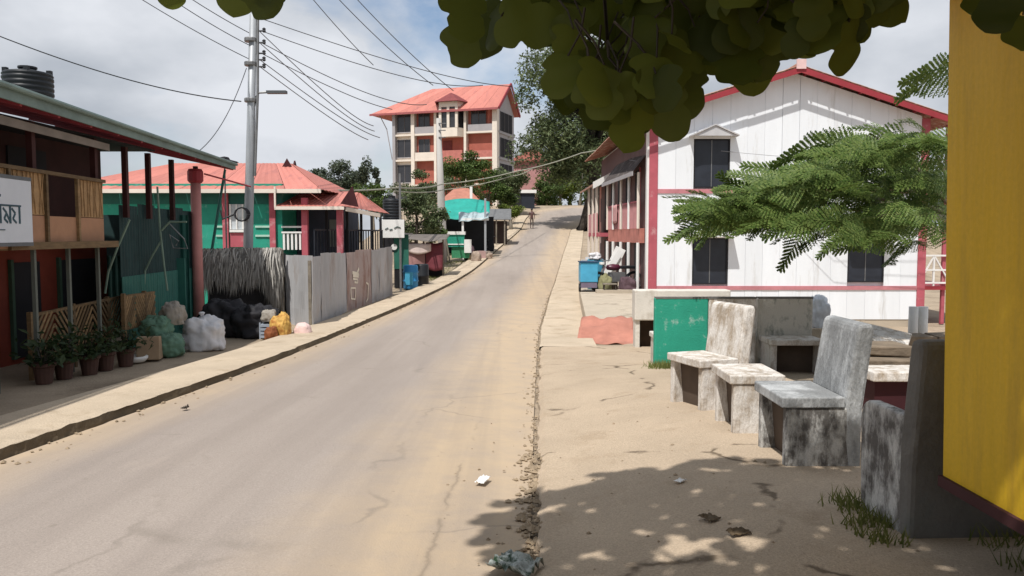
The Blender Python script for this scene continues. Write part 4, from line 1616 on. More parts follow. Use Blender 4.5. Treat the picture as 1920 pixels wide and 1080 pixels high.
m_wbag = mat('white woven plastic', (.62, .61, .62), .55, .12, 3, .35, 9)
m_gbag = mat('green plastic sacking', (.10, .19, .13), .6, .3, 4, .4, 8)
m_ybag = mat('yellow woven sack', (.56, .34, .09), .7, .3, 6, .4, 10, dirt=(.36, .14, .03), dirt_amt=.22, dirt_scale=5)
m_pbag = mat('pale pink plastic', (.72, .52, .48), .6, .08, 3, .2, 10)
sack('white_sack', 'big white plastic sack on the shaded pavement edge', G(380, 650, 14.7), (.40, .36, .36), m_wbag, 3, tie=True)
sack('green_sack', 'green plastic sack beside the bamboo fence, upper of the pile', (G(292, 650, 13.9)[0], 13.95, g(-6, 13.9) + .33), (.25, .25, .21), m_gbag, 5)
sack('green_sack', 'green plastic sack low in the pile by the white sack', G(315, 668, 13.7), (.28, .26, .24), m_gbag, 8)
sack('grey_sack', 'grey tan sack on top of the green sacks', (G(320, 650, 14.1)[0], 14.25, g(-6, 14) + .5), (.2, .2, .24), mat('grey sacking', (.30, .27, .23), .8, .2, 4, .3, 10), 11)
o = MB().box((0, 0, .19), (.36, .32, .38), jit=.015).build('carton', mat('brown cardboard', (.33, .235, .15), .85, .15, 3), bevel=.01)
o.location = G(281, 673, 13.2)
o.rotation_euler = (0, 0, .3)
tag(o, 'tan cardboard carton in front of the green sacks', 'carton')
sack('dark_bundle', 'black tarpaulin bundle under the thatch, left one', G(420, 632, 17.0), (.50, .45, .46), m_tarp_blk, 21, 'bundle', .3)
sack('dark_bundle', 'black tarpaulin bundle under the thatch, right one', G(478, 628, 16.9), (.46, .45, .42), m_tarp_blk, 25, 'bundle', .3)
sack('yellow_sack', 'yellow and rust woven sack by the tin fence', G(528, 634, 16.3), (.19, .22, .31), m_ybag, 31, rough=.3)
sack('rust_sack', 'small rust brown sack leaning on the yellow sack', (G(509, 634, 16.0)[0], 16.0, G(509, 634, 16)[2] + .02), (.12, .13, .16), mat('rust brown sacking', (.24, .08, .03), .8, .3, 5), 33)
sack('pink_ball_bag', 'round pale pink plastic bag at the foot of the tin fence', G(568, 634, 16.6), (.18, .17, .19), m_pbag, 37, 'bag', .1)
o = MB()
for k in range(4):
    o.box((0, 0, .05 + k * .075), (.30, .26, .05))
for a in (-1, 1):
    for b in (-1, 1):
        o.box((a * .14, b * .12, .17), (.025, .025, .34))
o = o.build('plastic_crate', mat('grey blue plastic', (.34, .38, .44), .5))
o.location = G(504, 634, 16.4)
tag(o, 'small grey blue slatted crate left of the yellow sack', 'crate')
sack('grey_bundle', 'small grey bundle on the crate', (G(506, 600, 16.5)[0], 16.45, G(504, 634, 16.4)[2] + .36), (.15, .14, .15), MATS['grey sacking'], 41, 'bundle')
o = MB().lathe([(.16, 0), (.20, .05), (.205, .09), (.19, .095), (.15, .05), (.01, .04)], n=14).build('basin', m_whitep, smooth=True)
o.location = G(252, 660, 12.9)
tag(o, 'small white basin on the ground by the carton', 'basin')

sack('white_bag', 'white and pale blue bag standing right of the mottled bench', (4.78, 12.45, g(4.8, 12.5) + .58), (.17, .15, .30), mat('white blue plastic', (.66, .70, .76), .5, .15, 6, .3, 10), 91, 'bag', .25)
# plants in pots before the bamboo fence
random.seed(12)
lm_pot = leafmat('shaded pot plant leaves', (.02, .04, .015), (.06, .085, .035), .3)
where = ['first pot plant from the left in front of the bamboo fence', 'second pot plant from the left in front of the bamboo fence', 'third pot plant from the left, with taller dark leaves', 'fourth pot plant from the left in front of the bamboo fence', 'rightmost pot plant in front of the bamboo fence']
for k, px in enumerate((82, 120, 168, 198, 236)):
    d = 10.7 + k * .45
    x, y, z = G(px, 690, d)
    t = thing('pot_plant', where[k], 'plant', (x, y, z), group='pot plants before the bamboo fence')
    MB().lathe([(.10, -.02), (.13, .2), (.155, .22), (.155, .26), (.13, .26), (.12, .22), (.01, .21)], n=14).build('pot', m_terr, t, local=True, smooth=False)
    mb = MB()
    leaf_quads(mb, [Vector((random.gauss(0, .16), random.gauss(0, .14), .24 + abs(random.gauss(.12, .15)))) for _ in range(150)], .13, .2, .45)
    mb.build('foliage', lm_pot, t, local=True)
    mb = MB()
    for i in range(5):
        mb.tube([(0, 0, .2), (random.gauss(0, .08), random.gauss(0, .08), .5)], [.012, .005], 5)
    mb.build('stems', m_bark, t, local=True)


# ------------------------------------------------------------------ teal house with red roofs
def teal_house():
    D = 25.0
    gz = g(-9, D)
    xl, xr = -14.0, P(529, 400, D).x
    t = thing('teal_house', 'teal walled house with red sheet roof and pink pilasters behind the tin fence', 'house', (xr, D, gz))
    ez = 2.98
    MB().bx(xl, xr, D, D + 7, gz - .4, ez + .2).build('wall', m_teal, t)
    MB().bx(xl, xr, D - .03, D, 2.55, ez + .1).build('wall_top', mat('darker green board', (.02, .12, .095), .7), t)
    for px in (424, 512):
        x = P(px, 400, D).x
        MB().bx(x - .09, x + .09, D - .10, D - .031, gz, ez).build('pilaster', m_pink, t)
    x0, x1 = P(428, 400, D).x + .06, P(458, 400, D).x
    w = MB().bx(x0, x1, D - .05, D - .002, P(0, 430, D).z, P(0, 383, D).z).build('window', mat('pale window pane', (.52, .56, .58), .4, .25, 5), t)
    fr = MB()
    zc0, zc1 = P(0, 430, D).z, P(0, 383, D).z
    for a, b, c, d in ((x0, x0 + .05, zc0, zc1), (x1 - .05, x1, zc0, zc1), ((x0 + x1) / 2 - .02, (x0 + x1) / 2 + .02, zc0, zc1)):
        fr.bx(a, b, D - .08, D - .051, c, d)
    fr.build('frame', m_whitep, w)
    MB().bx(x0, x1, D - .10, D - .003, zc0 - .09, zc0 - .01).build('sill', m_whitep, w)
    MB().bx(x0, x1, D - .045, D - .003, zc0 - .55, zc0 - .1).build('apron_panel', m_pink, t)
    for z in (P(0, 425, D).z, P(0, 442, D).z):
        for a, b in ((P(470, 0, D).x, P(508, 0, D).x), (P(395, 0, D).x, P(418, 0, D).x)):
            MB().bx(a, b, D - .04, D - .003, z - .03, z + .03).build('moulding', mat('pale mint paint', (.40, .60, .50), .7), t)
    # main roof: hip with gablet
    e0 = D - .45
    rz_, ry = 4.12, D + 3.6
    rx = P(545, 308, ry).x
    cr_ = Vector((P(602, 352, e0).x, e0, ez))
    cl = Vector((xl - .5, e0, ez))
    bk = D + 7.4

    def roofpanel(a, b, c, d, nm='roof_sheet', m=m_redroof, n=6):
        # quad a-b eave, d-c ridge, split into n sheets with ribs
        for k in range(n):
            p0, p1 = a.lerp(b, k / n), a.lerp(b, (k + 1) / n - .002)
            q0, q1 = d.lerp(c, k / n), d.lerp(c, (k + 1) / n - .002)
            mb = MB()
            s = 8
            nr = (b - a).cross(d - a).normalized()
            for i in range(s + 1):
                h = nr * (.018 if i % 2 else 0)
                mb.v += [p0.lerp(p1, i / s) + h, q0.lerp(q1, i / s) + h]
            mb.f = [(2 * i, 2 * i + 2, 2 * i + 3, 2 * i + 1) for i in range(s)]
            mb.build(nm, m, t, solid=.01)
    rl, rr = Vector((xl + 2, ry, rz_)), Vector((rx, ry, rz_))
    roofpanel(cl, cr_, rr, rl, n=8)
    br = Vector((cr_.x, bk, ez))
    roofpanel(cr_, br, Vector((rx + .05, ry + .05, rz_ - .02)), Vector((rx + .05, ry - .05, rz_ - .02)), n=4)
    roofpanel(br, Vector((cl.x, bk, ez)), rl + Vector((0, .05, 0)), rr + Vector((0, .05, 0)), n=6)
    MB().bar(cl + Vector((0, -.02, -.05)), cr_ + Vector((0, -.02, -.05)), .04, .12).build('fascia', m_cream, t)
    mb = MB()
    mb.poly([(rx + .12, ry - .55, rz_ - .48), (rx + .12, ry + .55, rz_ - .48), (rx + .12, ry, rz_ + .10)], .05, (1, 0, 0))
    mb.poly([(rx - .30, ry - .62, rz_ - .50), (rx + .42, ry - .62, rz_ - .50), (rx + .05, ry - .62, rz_ + .12)], .04, (0, -1, 0))
    mb.build('gablet', mat('dark maroon opening fill', (.05, .012, .014), .8), t)  # dark panels painted as the unlit gablet opening
    # lower verandah wing
    vx0, vx1 = xr + .02, P(690, 400, 25.6).x
    e2z, r2z = 2.46, 3.02
    ve = D - .5
    a, b = Vector((vx0 - .1, ve, e2z)), Vector((P(640, 0, ve).x, ve, e2z))
    c, d = Vector((P(668, 0, D + 2.3).x, D + 2.3, r2z)), Vector((vx0 - .1, D + 2.3, r2z))
    roofpanel(a, b, c, d, n=4)
    roofpanel(b, Vector((P(706, 0, D + 1.2).x, D + 3.5, e2z - .12)), Vector((c.x + .05, c.y, c.z - .02)), Vector((c.x, c.y - .05, c.z - .02)), n=2)
    MB().bar(a + Vector((0, -.02, -.05)), b + Vector((0, -.02, -.05)), .04, .10).build('fascia', m_cream, t)
    MB().bar(a + Vector((.02, -.02, -.05)), a + Vector((.02, -.02, .6)), .05, .05).build('downpipe', m_cream, t)
    mb = MB()
    mb.poly([(P(640, 0, ve).x - .1, ve - .03, e2z + .08), (P(668, 0, ve).x, ve - .03, e2z - .02), (P(657, 0, ve).x, ve - .03, e2z + .62)], .05, (0, -1, 0))
    mb.build('gable_opening_fill', MATS['dark maroon opening fill'], t)  # dark panel painted as the unlit inside of the gable
    MB().bar(b + Vector((.05, .02, -.08)), P(712, 404, D + .5), .05, .12).build('side_fascia', m_cream, t)
    MB().bx(vx0, P(640, 0, D + 1.6).x, D + 1.6, D + 4, gz - .3, e2z + .1).build('verandah_wall', mat('dusky blue wall', (.045, .055, .085), .7, .2), t)
    for px in (575, 640):
        x = P(px, 400, D).x
        MB().bx(x - .09, x + .09, D - .3, D - .12, gz - .2, e2z - .05 + (.32 if px == 575 else 0)).build('pillar', m_pink, t)
    # white balustrade
    bx0, bx1 = P(524, 0, D).x, P(570, 0, D).x
    zt, zb_ = P(0, 424, D).z, P(0, 462, D).z
    MB().bx(bx0, bx1, D - .26, D - .16, zt - .05, zt).build('handrail', m_whitep, t)
    MB().bx(bx0, bx1, D - .26, D - .16, zt - .22, zt - .17).build('handrail', m_whitep, t)
    for k in range(6):
        x = bx0 + (bx1 - bx0) * (k + .5) / 6
        MB().bx(x - .03, x + .03, D - .24, D - .18, zb_ - .1, zt - .22).build('baluster', m_whitep, t)
    # dark railing and posts of the right wing
    q0, q1 = P(585, 0, D).x, P(712, 0, D + .6).x
    mb = MB()
    q1 = P(712, 0, D + 4.2).x
    mb.bar((q0, D - .2, 1.75), (q1, D + 4.2, 1.75), .05)
    n = 26
    for k in range(n + 1):
        x = q0 + (q1 - q0) * k / n
        mb.bar((x, D - .2 + 4.4 * k / n, .7), (x, D - .2 + 4.4 * k / n, 1.75), .035)
    mb.build('railing', m_win, t)
    for px, yy in ((606, D + .5), (645, D + 1.6), (672, D + 2.6), (692, D + 3.5), (709, D + 4.3)):
        x = P(px, 0, yy).x
        MB().bar((x, yy, gz), (x, yy, 2.40), .08).build('post', m_dark, t)
    for px in (622, 650, 680):
        x = P(px, 0, D + 1.5).x
        if px > 630:
            continue
        MB().bx(x - .2, x + .2, D + 1.55, D + 1.598, 1.2, 2.1).build('window', mat('grey green pane', (.16, .19, .18), .4), t)


teal_house()


# ------------------------------------------------------------------ four storey building up the hill
def tall_building():
    A = P(742, 440, 91.0)
    t = thing('apartment_building', 'four storey cream and brick building with red roof on the hilltop', 'building', (A.x, A.y, 4.0), rz=math.atan2(-4, 11.6))
    W, DP = 12.2, 5.4
    e = 11.1            # eave above base z=4
    sh = 2.8
    m_br = mat('brick red wall', (.40, .12, .085), .8, .12, 1.5)
    b = lambda *a: MB().bx(*a)
    b(0.1, W - .02, .25, DP, -3, e).build('core', m_br, t, local=True)
    b(0, 2.1, .05, .249, -3, e).build('wall', m_cream, t, local=True)
    # right side wall (grey stands for its shade)
    b(W - .02, W + .12, .1, DP, -3, e).build('side_wall', m_greyw, t, local=True)
    # slabs
    for k in range(4):
        z = e - sh * (k + 1) + .45
        b(-.05, 5.0, -.35, .25, z - .18, z + .02).build('floor_slab', m_cream, t, local=True)
        b(8.75, W + .1, -.35, .25, z - .18, z + .02).build('floor_slab', m_cream, t, local=True)
        b(W + .1, W + .25, .1, DP, z - .18, z + .05).build('floor_slab', m_greyw, t, local=True)
        # balcony parapets
        if k < 3:
            b(2.65, 5.0, -.34, -.24, z + .02, z + .75).build('parapet', [m_greyw, m_cream, m_br, m_br][k], t, local=True)
            b(9.0, 11.9, -.34, -.24, z + .02, z + .75).build('parapet', [m_greyw, mat('rose brick', (.48, .17, .14), .8), m_br][k], t, local=True)
    # pillars
    for x, w in ((-.1, .35), (2.2, .42), (5.0, .3), (8.55, .28), (W - .35, .55)):
        b(x, x + w, -.42, .25, -3, e).build('pillar', m_cream if x > 0 else m_greyw, t, local=True)
    # windows
    for k in range(4):
        z = e - sh * (k + 1) + .45
        for x0, x1 in ((.35, 2.1), (2.9, 4.2), (9.2, 10.9)):
            if (k >= 1 and x0 > 9) or (k == 2 and x0 > 2):
                continue
            z0 = z + (.3 if x0 < 1 else .1)
            w = b(x0, x1, .0 if x0 < 1 else .2, (.048 if x0 < 1 else .249), z0, z + 2.25).build('window', m_glass if k != 1 or x0 < 1 else m_glass, t, local=True)
            n = 2
            for i in range(n + 1):
                xx = x0 + (x1 - x0) * i / n
                b(xx - .035, xx + .035, -.04 if x0 < 1 else .15, 0 if x0 < 1 else .2, z0, z + 2.25).build('mullion', mat('dark grey mullion', (.12, .11, .11), .7), w, local=True)
            b(x0 - .06, x1 + .06, -.05 if x0 < 1 else .13, -.001 if x0 < 1 else .2, z0 - .1, z0).build('sill', m_greyw, w, local=True)
        # side windows, darkened with the shaded face
        w = b(W + .12, W + .16, .8, 4.6, z + .15, z + 2.2).build('window', m_dark, t, local=True)
        for i in range(4):
            b(W + .16, W + .19, .8 + i * 1.25, .88 + i * 1.25, z + .15, z + 2.2).build('mullion', MATS['dark grey mullion'], w, local=True)
    # bay in the middle
    bx0, bx1 = 5.35, 8.5
    zt = e + .9
    z3 = e - sh + .45
    prof = [(bx0, .2), (bx0 + .5, -.9), (bx1 - .5, -.9), (bx1, .2)]
    mb = MB()
    mb.poly([(x, y, z3 - .5) for x, y in prof], .95, (0, 0, 1))
    mb.build('bay_parapet', m_cream, t, local=True)
    mb = MB()
    mb.poly([(x, y, zt - .55) for x, y in prof], .55, (0, 0, 1))
    mb.build('bay_head', m_cream, t, local=True)
    mb = MB()
    mb.poly([(bx0 + .2, .2, z3 + .4), (bx0 + .6, -.75, z3 + .4), (bx1 - .6, -.75, z3 + .4), (bx1 - .2, .2, z3 + .4)], zt - .55 - z3 - .4, (0, 0, 1))
    mb.build('bay_glass', m_glass, t, local=True)
    for x in (bx0 + .48, (bx0 + bx1) / 2 - .15, bx1 - .75):
        b(x, x + .3, -.92, -.70, z3 + .45, zt - .55).build('bay_mullion', m_cream, t, local=True)
    for k in (1, 2):
        z = e - sh * (k + 1) + .45
        b(bx0 + .1, bx1 - .1, -.5, .2, z - .5, z + .85).build('bay_balcony', [None, mat('rose brick', (.48, .17, .14), .8), m_br][k], t, local=True)
        b(bx0 + .5, bx1 - 1.6, .15, .24, z + .9, z + 2.0).build('window', mat('brick with painted recess shade', (.17, .045, .04), .9), t, local=True)  # recess shadow painted as a darker brick panel, not a real recess
    mb = MB()
    ap = Vector(((bx0 + bx1) / 2, -.1, zt + 1.1))
    ring = [Vector((x, y, zt)) for x, y in ((bx0 - .45, .4), (bx0 + .2, -1.35), (bx1 - .2, -1.35), (bx1 + .45, .4))]
    back = Vector((ap.x, 2.4, zt + 1.1))
    mb.add(ring + [ap, back], [(0, 1, 4), (1, 2, 4), (2, 3, 4), (0, 4, 5), (4, 3, 5)])
    mb.build('bay_roof', mat('red roof with painted shade', (.20, .045, .045), .6), t, local=True, solid=.06)  # darker copy of the roof red, shade put into the colour
    # main roof: right gable, left hip
    ov = .75
    ez = e - .05
    pk = e + 3.05
    f0, f1 = -ov - .25, DP + ov
    ym = DP / 2
    L0, L1 = -2.6, W + .55
    rl = 3.4
    n = 9
    for k in range(n):
        u0, u1 = k / n, (k + 1) / n - .002
        a, b_ = Vector((L0, f0, ez)), Vector((L1, f0, ez))
        c, d = Vector((L1 + .1, ym, pk)), Vector((rl, ym, pk))
        MBx = MB()
        MBx.add([a.lerp(b_, u0), a.lerp(b_, u1), d.lerp(c, u1), d.lerp(c, u0)], [(0, 1, 2, 3)])
        MBx.build('roof_sheet', m_redroof, t, local=True, solid=.08)
    mb = MB()
    mb.add([(L0, f1, ez), (L1, f1, ez), (L1, ym, pk), (rl, ym, pk), (L0, f0, ez)], [(1, 0, 3, 2), (4, 3, 0)])
    mb.build('roof_back', m_redroof, t, local=True, solid=.08)
    mb = MB()
    mb.poly([(W + .1, .1, ez), (W + .1, DP, ez), (W + .1, ym, pk - .5)], -.1, (1, 0, 0))
    mb.build('gable_wall', m_greyw, t, local=True)
    for y0, in ((f0,), (f1,)):
        mb = MB()
        mb.bar((L1 + .08, y0, ez - .02), (L1 + .18, ym, pk - .02), .10, .32)
        mb.build('bargeboard', m_fascia, t, local=True)
    MB().bar((L0, f0 - .04, ez - .06), (L1, f0 - .04, ez - .06), .06, .22).build('fascia', mat('dull red fascia', (.34, .10, .10), .6), t, local=True)
    MB().tube([(-1.6, -.6, ez), (-.9, -.2, ez - 1.6), (-.35, 0, ez - 5)], .06, 6).build('downpipe', m_greyw, t, local=True)
    return t


tall_building()
o = thing('distant_house', 'small pink house glimpsed between the tall building and the big tree', 'house', (.6, 104, 6))
MB().bx(.0, 5, 104, 108, 2, 11.0).build('wall', mat('far pink plaster', (.48, .25, .24), .8), o)
MB().bx(.3, .9, 103.95, 103.99, 8, 9.6).build('window', m_dark, o)
mb = MB()
mb.poly([(-.6, 103.5, 11), (5.6, 103.5, 11), (2.5, 103.5, 12.6)], 5, (0, 1, 0))
mb.build('roof', m_redroof, o)


# ------------------------------------------------------------------ roadside stalls on the left, going uphill
def box_on(name, label, cat, px, py, d, size, m, rz=0.0, dz=0.0, bevel=.01):
    x, y, z = G(px, py, d)
    o = MB().box((0, 0, size[2] / 2), size).build(name, m, bevel=bevel)
    o.location = (x, y, z + dz)
    o.rotation_euler = (0, 0, rz)
    return tag(o, label, cat)


# white sign on post with tank tower behind
t = thing('shop_sign', 'white shop sign board on a thin post beyond the tin fence', 'sign', G(745, 530, 30))
q0, q1 = P(712, 446, 30), P(758, 412, 30)
MB().bx(q0.x, q1.x, 29.98, 30.02, q0.z, q1.z).build('panel', m_whitep, t, bevel=.01)
mb = MB()
for (a, b) in (((722, 430), (728, 427)), ((730, 431), (736, 430)), ((739, 428), (745, 425)), ((745, 425), (751, 427))):
    mb.bar(P(*a, 29.96), P(*b, 29.96), .035, .012, up=(0, 1, 0))
mb.build('lettering', mat('green grey ink', (.06, .10, .09), .6), t)
x = P(746, 0, 30).x
MB().bar((x, 30.06, g(x, 30) - .1), (x, 30.06, P(0, 325, 30).z), .07).build('post', m_steel, t)
tank('water_tank', 'black water tank on a stand behind the white shop sign', (P(731, 0, 32).x, 32, P(0, 412, 32).z), .37, .92, m_black)
t = thing('tank_stand', 'dark timber stand under the second water tank', 'stand', (P(731, 0, 32).x, 32, g(-4.9, 32)))
for a in (-1, 1):
    for b in (-1, 1):
        MB().bar((t.location.x + a * .35, 32 + b * .35, t.location.z - .1), (t.location.x + a * .33, 32 + b * .33, P(0, 413, 32).z - .05), .08).build('leg', m_bark, t)
MB().box((t.location.x, 32, P(0, 413, 32).z - .03), (.9, .9, .06)).build('deck', m_bark, t)
MB().bx(t.location.x - .38, t.location.x + .38, 31.7, 31.74, .9, 1.6).build('board', m_dark, t)

t = thing('green_stall', 'narrow green painted stall front beside the blue drum', 'stall', G(745, 545, 31.5))
x0, x1 = P(734, 0, 31.5).x, P(762, 0, 31.5).x
gz = g(x0, 31.5)
MB().bx(x0, x1, 31.5, 31.56, gz + .75, gz + 2.1).build('panel', mat('bottle green paint', (.03, .14, .10), .6, .25, 3), t)
MB().bx(x0, x1, 31.52, 32.4, gz, gz + .74).build('counter', m_dark, t)
MB().bx(x0 - .1, x1 + .05, 31.2, 32.5, gz + 2.1, gz + 2.16).build('roof', m_steel, t)
mb = MB()
mb.lathe([(.01, -.02), (.12, -.02), (.12, .02), (.01, .02)], (0, 0, 0), 14)
mb.v = [Vector((v.x, v.z, v.y)) + Vector(P(739, 463, 31.46)) for v in mb.v]
mb.build('white_disc', m_whitep, t)

t = thing('blue_drum', 'blue plastic drum with cyan front at the pavement edge', 'drum', G(770, 533, 31.0))
MB().lathe([(.27, 0), (.29, .05), (.29, .28), (.31, .30), (.31, .34), (.29, .36), (.29, .62), (.31, .64), (.31, .68), (.29, .70), (.28, .90), (.24, .93), (.01, .94)], n=18).build('body', m_blue, t, smooth=True, local=True)
MB().box((-.03, -.30, .42), (.30, .03, .5)).build('label_plate', m_cyan, t, local=True, bevel=.01)
t = thing('dark_drum', 'dark drum standing right behind the blue drum', 'drum', G(790, 526, 32.2))
MB().lathe([(.29, 0), (.30, .05), (.30, .4), (.32, .42), (.30, .45), (.30, .85), (.27, .9), (.01, .9)], n=16).build('body', m_black, t, smooth=True, local=True)


def tarp_stall():
    D = 36.5
    x0, x1 = P(762, 0, D).x, P(828, 0, D).x
    gz = g(-4, D)
    t = thing('tarpaulin_stall', 'low stall wrapped in maroon tarpaulin left of the second pole', 'stall', (x0, D, gz))
    for x in (x0, (x0 + x1) / 2 - .1, x1):
        MB().bar((x, D, gz - .1), (x, D, gz + 1.75), .07).build('post', m_bark2, t)

    def side(u, v):
        x = x0 + (x1 - x0) * u
        return (x, D - .05 - .12 * math.sin(u * 9) * (1 - v) - .15 * (1 - v), gz + .35 + 1.25 * v + .03 * math.sin(u * 14))
    a = sheet_pts(lambda u, v: side(u * .48, v), 12, 8).build('tarpaulin', mat('dusty rose tarpaulin', (.32, .17, .16), .8, .2, 2, .2, 8), t, smooth=True, solid=.008)
    b = sheet_pts(lambda u, v: side(.50 + u * .5, v), 14, 8).build('tarpaulin', m_maroon, t, smooth=True, solid=.008)
    for ob in (a, b):
        ob.data.transform(Matrix.Translation(-Vector(t.location))) if False else None
    r = sheet_pts(lambda u, v: (x0 - .2 + (x1 - x0 + .4) * u, D - .5 + 2.2 * v, gz + 1.70 + .28 * v + .05 * math.sin(u * 8) * (1 - v)), 14, 8).build('roof_cover', mat('grey brown cover', (.15, .13, .115), .85, .3, 3), t, smooth=True, solid=.01)
    c = sheet_pts(lambda u, v: (x0 - .05 + 1.1 * u, D - .22 - .1 * math.sin(u * 3), gz + 1.22 + .34 * v - .14 * math.sin(u * math.pi) * (1 - v)), 10, 5).build('white_cloth', mat('pale pink cloth', (.66, .54, .50), .85), t, smooth=True, solid=.008)
    MB().bx(x0 + .1, x1 - .1, D + .6, D + 1.8, gz, gz + 1.5).build('back_boards', m_dark, t)
    return t


_t = tarp_stall()


def counter_stall():
    D = 45.0
    t = thing('teal_counter', 'teal and white shop counter right of the second pole', 'counter', G(856, 480, D))
    x0, x1 = P(834, 0, D).x, P(868, 0, D).x
    z = lambda py: P(0, py, D).z
    MB().bx(x0, x1, D, D + .8, z(463), z(440)).build('upper_case', m_teal, t)
    MB().bx(x0 - .05, x1 + .06, D - .06, D + .85, z(440), z(434)).build('top', m_whitep, t)
    MB().bx(x0 + .3, x1 + .3, D + .1, D + .9, z(484), z(463) - .01).build('lower_case', mat('leaf green paint', (.05, .25, .12), .6), t)
    MB().bx(x1 + .02, x1 + .42, D - .05, D + .05, z(474), z(449)).build('side_panel', m_whitep, t)
    MB().bx(x0 - .02, x1 + .0, D - .04, D - .002, z(459), z(457)).build('trim', m_whitep, t)
    # tent
    D2 = 48.0
    tt = thing('teal_tent', 'open shop tent with teal tarpaulin roof beside the road', 'tent', G(875, 450, D2))
    Z = lambda py: P(0, py, D2).z

    def roof(u, v):
        px = 826 + 92 * u
        top = 378 - 6 * math.sin(math.pi * u)
        bot = 414 - 14 * u
        py = top + (bot - top) * v
        q = P(px, py, D2 + 2.2 * (1 - v) - .2)
        return (q.x, q.y, q.z + .08 * math.sin(u * 13) * v)
    sheet_pts(roof, 18, 8).build('roof_cover', m_tealtarp, tt, smooth=True, solid=.012)

    def flap(u, v):
        q = P(860 + 56 * u, 398 + 12 * v + 6 * (1 - u) * v, D2 - .6 - .8 * v)
        return (q.x, q.y, q.z + .04 * math.sin(u * 15))
    sheet_pts(flap, 12, 5).build('front_flap', mat('pale grey blue tarpaulin', (.34, .42, .44), .7, .2), tt, smooth=True, solid=.012)
    for px in (866, 909):
        x = P(px, 0, D2 - 1.2).x
        zz = P(0, 372 if px == 909 else 410, D2 - 1.2).z
        MB().bar((x, D2 - 1.2, g(x, D2) - .2), (x, D2 - 1.2, zz), .12).build('post', m_metal if px == 909 else m_whitep, tt)
    xa, xb = P(834, 0, D2 + 2).x, P(925, 0, D2 + 2).x
    MB().bx(xa, xb, D2 + 2, D2 + 2.1, g(-3, D2), Z(405)).build('back_wall', m_dark, tt)
    MB().bx(xa - .1, xa, D2, D2 + 2, g(-3, D2), Z(412)).build('side_wall', m_greyw, tt)
    MB().bx(P(866, 0, 47).x, P(916, 0, 47).x, D2 - 1.3, D2 - 1.2, Z(414), Z(410)).build('front_beam', m_whitep, tt)
    # second dark shop further
    ts = thing('dark_shop', 'dark timber shop beyond the teal tent', 'shop', G(935, 430, 55))
    x0, x1 = P(912, 0, 55).x, P(950, 0, 55).x
    gz = g(-1.5, 55)
    MB().bx(x0, x1, 55.5, 58.5, gz, gz + 1.7).build('wall', mat('dark brown boards', (.045, .03, .026), .85), ts)
    mb = MB()
    mb.poly([(x0 - .3, 54.6, gz + 1.75), (x1 + .3, 54.6, gz + 1.75), (x1 + .3, 56.8, gz + 2.5), (x0 - .3, 56.8, gz + 2.5)], .06, (0, 0, 1))
    mb.build('roof', m_steel, ts)
    for px in (918, 930, 946):
        x = P(px, 0, 54.8).x
        MB().bar((x, 54.8, gz - .1), (x, 54.8, gz + 1.8), .09).build('post', m_bark2, ts)
    # red-brown hipped roof behind the tent
    th = thing('brown_roof_house', 'house with reddish brown roof behind the teal tent', 'house', G(860, 420, 56))
    gz = g(-4, 56)
    q = P(862, 352, 58)
    a, b = P(818, 382, 56), P(905, 382, 56)
    mb = MB()
    mb.add([a, b, (b.x, 61, b.z), (a.x, 61, a.z), (q.x - .4, 58.5, q.z), (q.x + .6, 58.5, q.z)], [(0, 1, 5, 4), (1, 2, 5), (2, 3, 4, 5), (3, 0, 4)])
    mb.build('roof', mat('brown red tin', (.40, .17, .12), .7, .2), th)
    MB().bx(a.x + .3, b.x - .3, 56.4, 60.6, gz - .5, a.z).build('wall', mat('teal dark boards', (.02, .07, .06), .8), th)
    MB().bx(P(882, 0, 55.9).x - .09, P(882, 0, 55.9).x + .09, 55.9, 56.1, gz, P(0, 350, 56).z).build('white_pillar', m_whitep, th)


counter_stall()
# goods under the tent
random.seed(8)
specs = [('sack_of_goods', 'pale brown goods sack standing by the tent post', 'sack', 893, 478, 44.6, (.28, .25, .38), mat('beige sacking', (.36, .28, .22), .85, .2)),
         ('sack_of_goods', 'dark goods sack left of the tent post', 'sack', 880, 470, 46.0, (.3, .3, .5), mat('plum sacking', (.10, .06, .07), .85, .2)),
         ('sack_of_goods', 'small sandy sack at the pavement right of the tent post', 'sack', 914, 466, 46.8, (.3, .25, .25), MATS['beige sacking'])]
for k, (n_, l_, c_, px, py, d, r_, m_) in enumerate(specs):
    sack(n_, l_, G(px, py, d), r_, m_, 60 + k, c_, .25)


for k, (px, py, d, sz, lb) in enumerate(((886, 474, 45.4, (.5, .4, .35), 'brown carton on the ground left of the pale goods sack'), (902, 470, 46.2, (.45, .45, .5), 'pink carton against the tent post'), (872, 452, 47.6, (.7, .5, .7), 'grey crate under the tent flap'))):
    box_on('goods_box', lb, 'box', px, py, d, sz, [mat('brown cardboard', (.33, .235, .15), .85), mat('dusty pink card', (.45, .30, .28), .85), m_greyw][k], .3 * k)


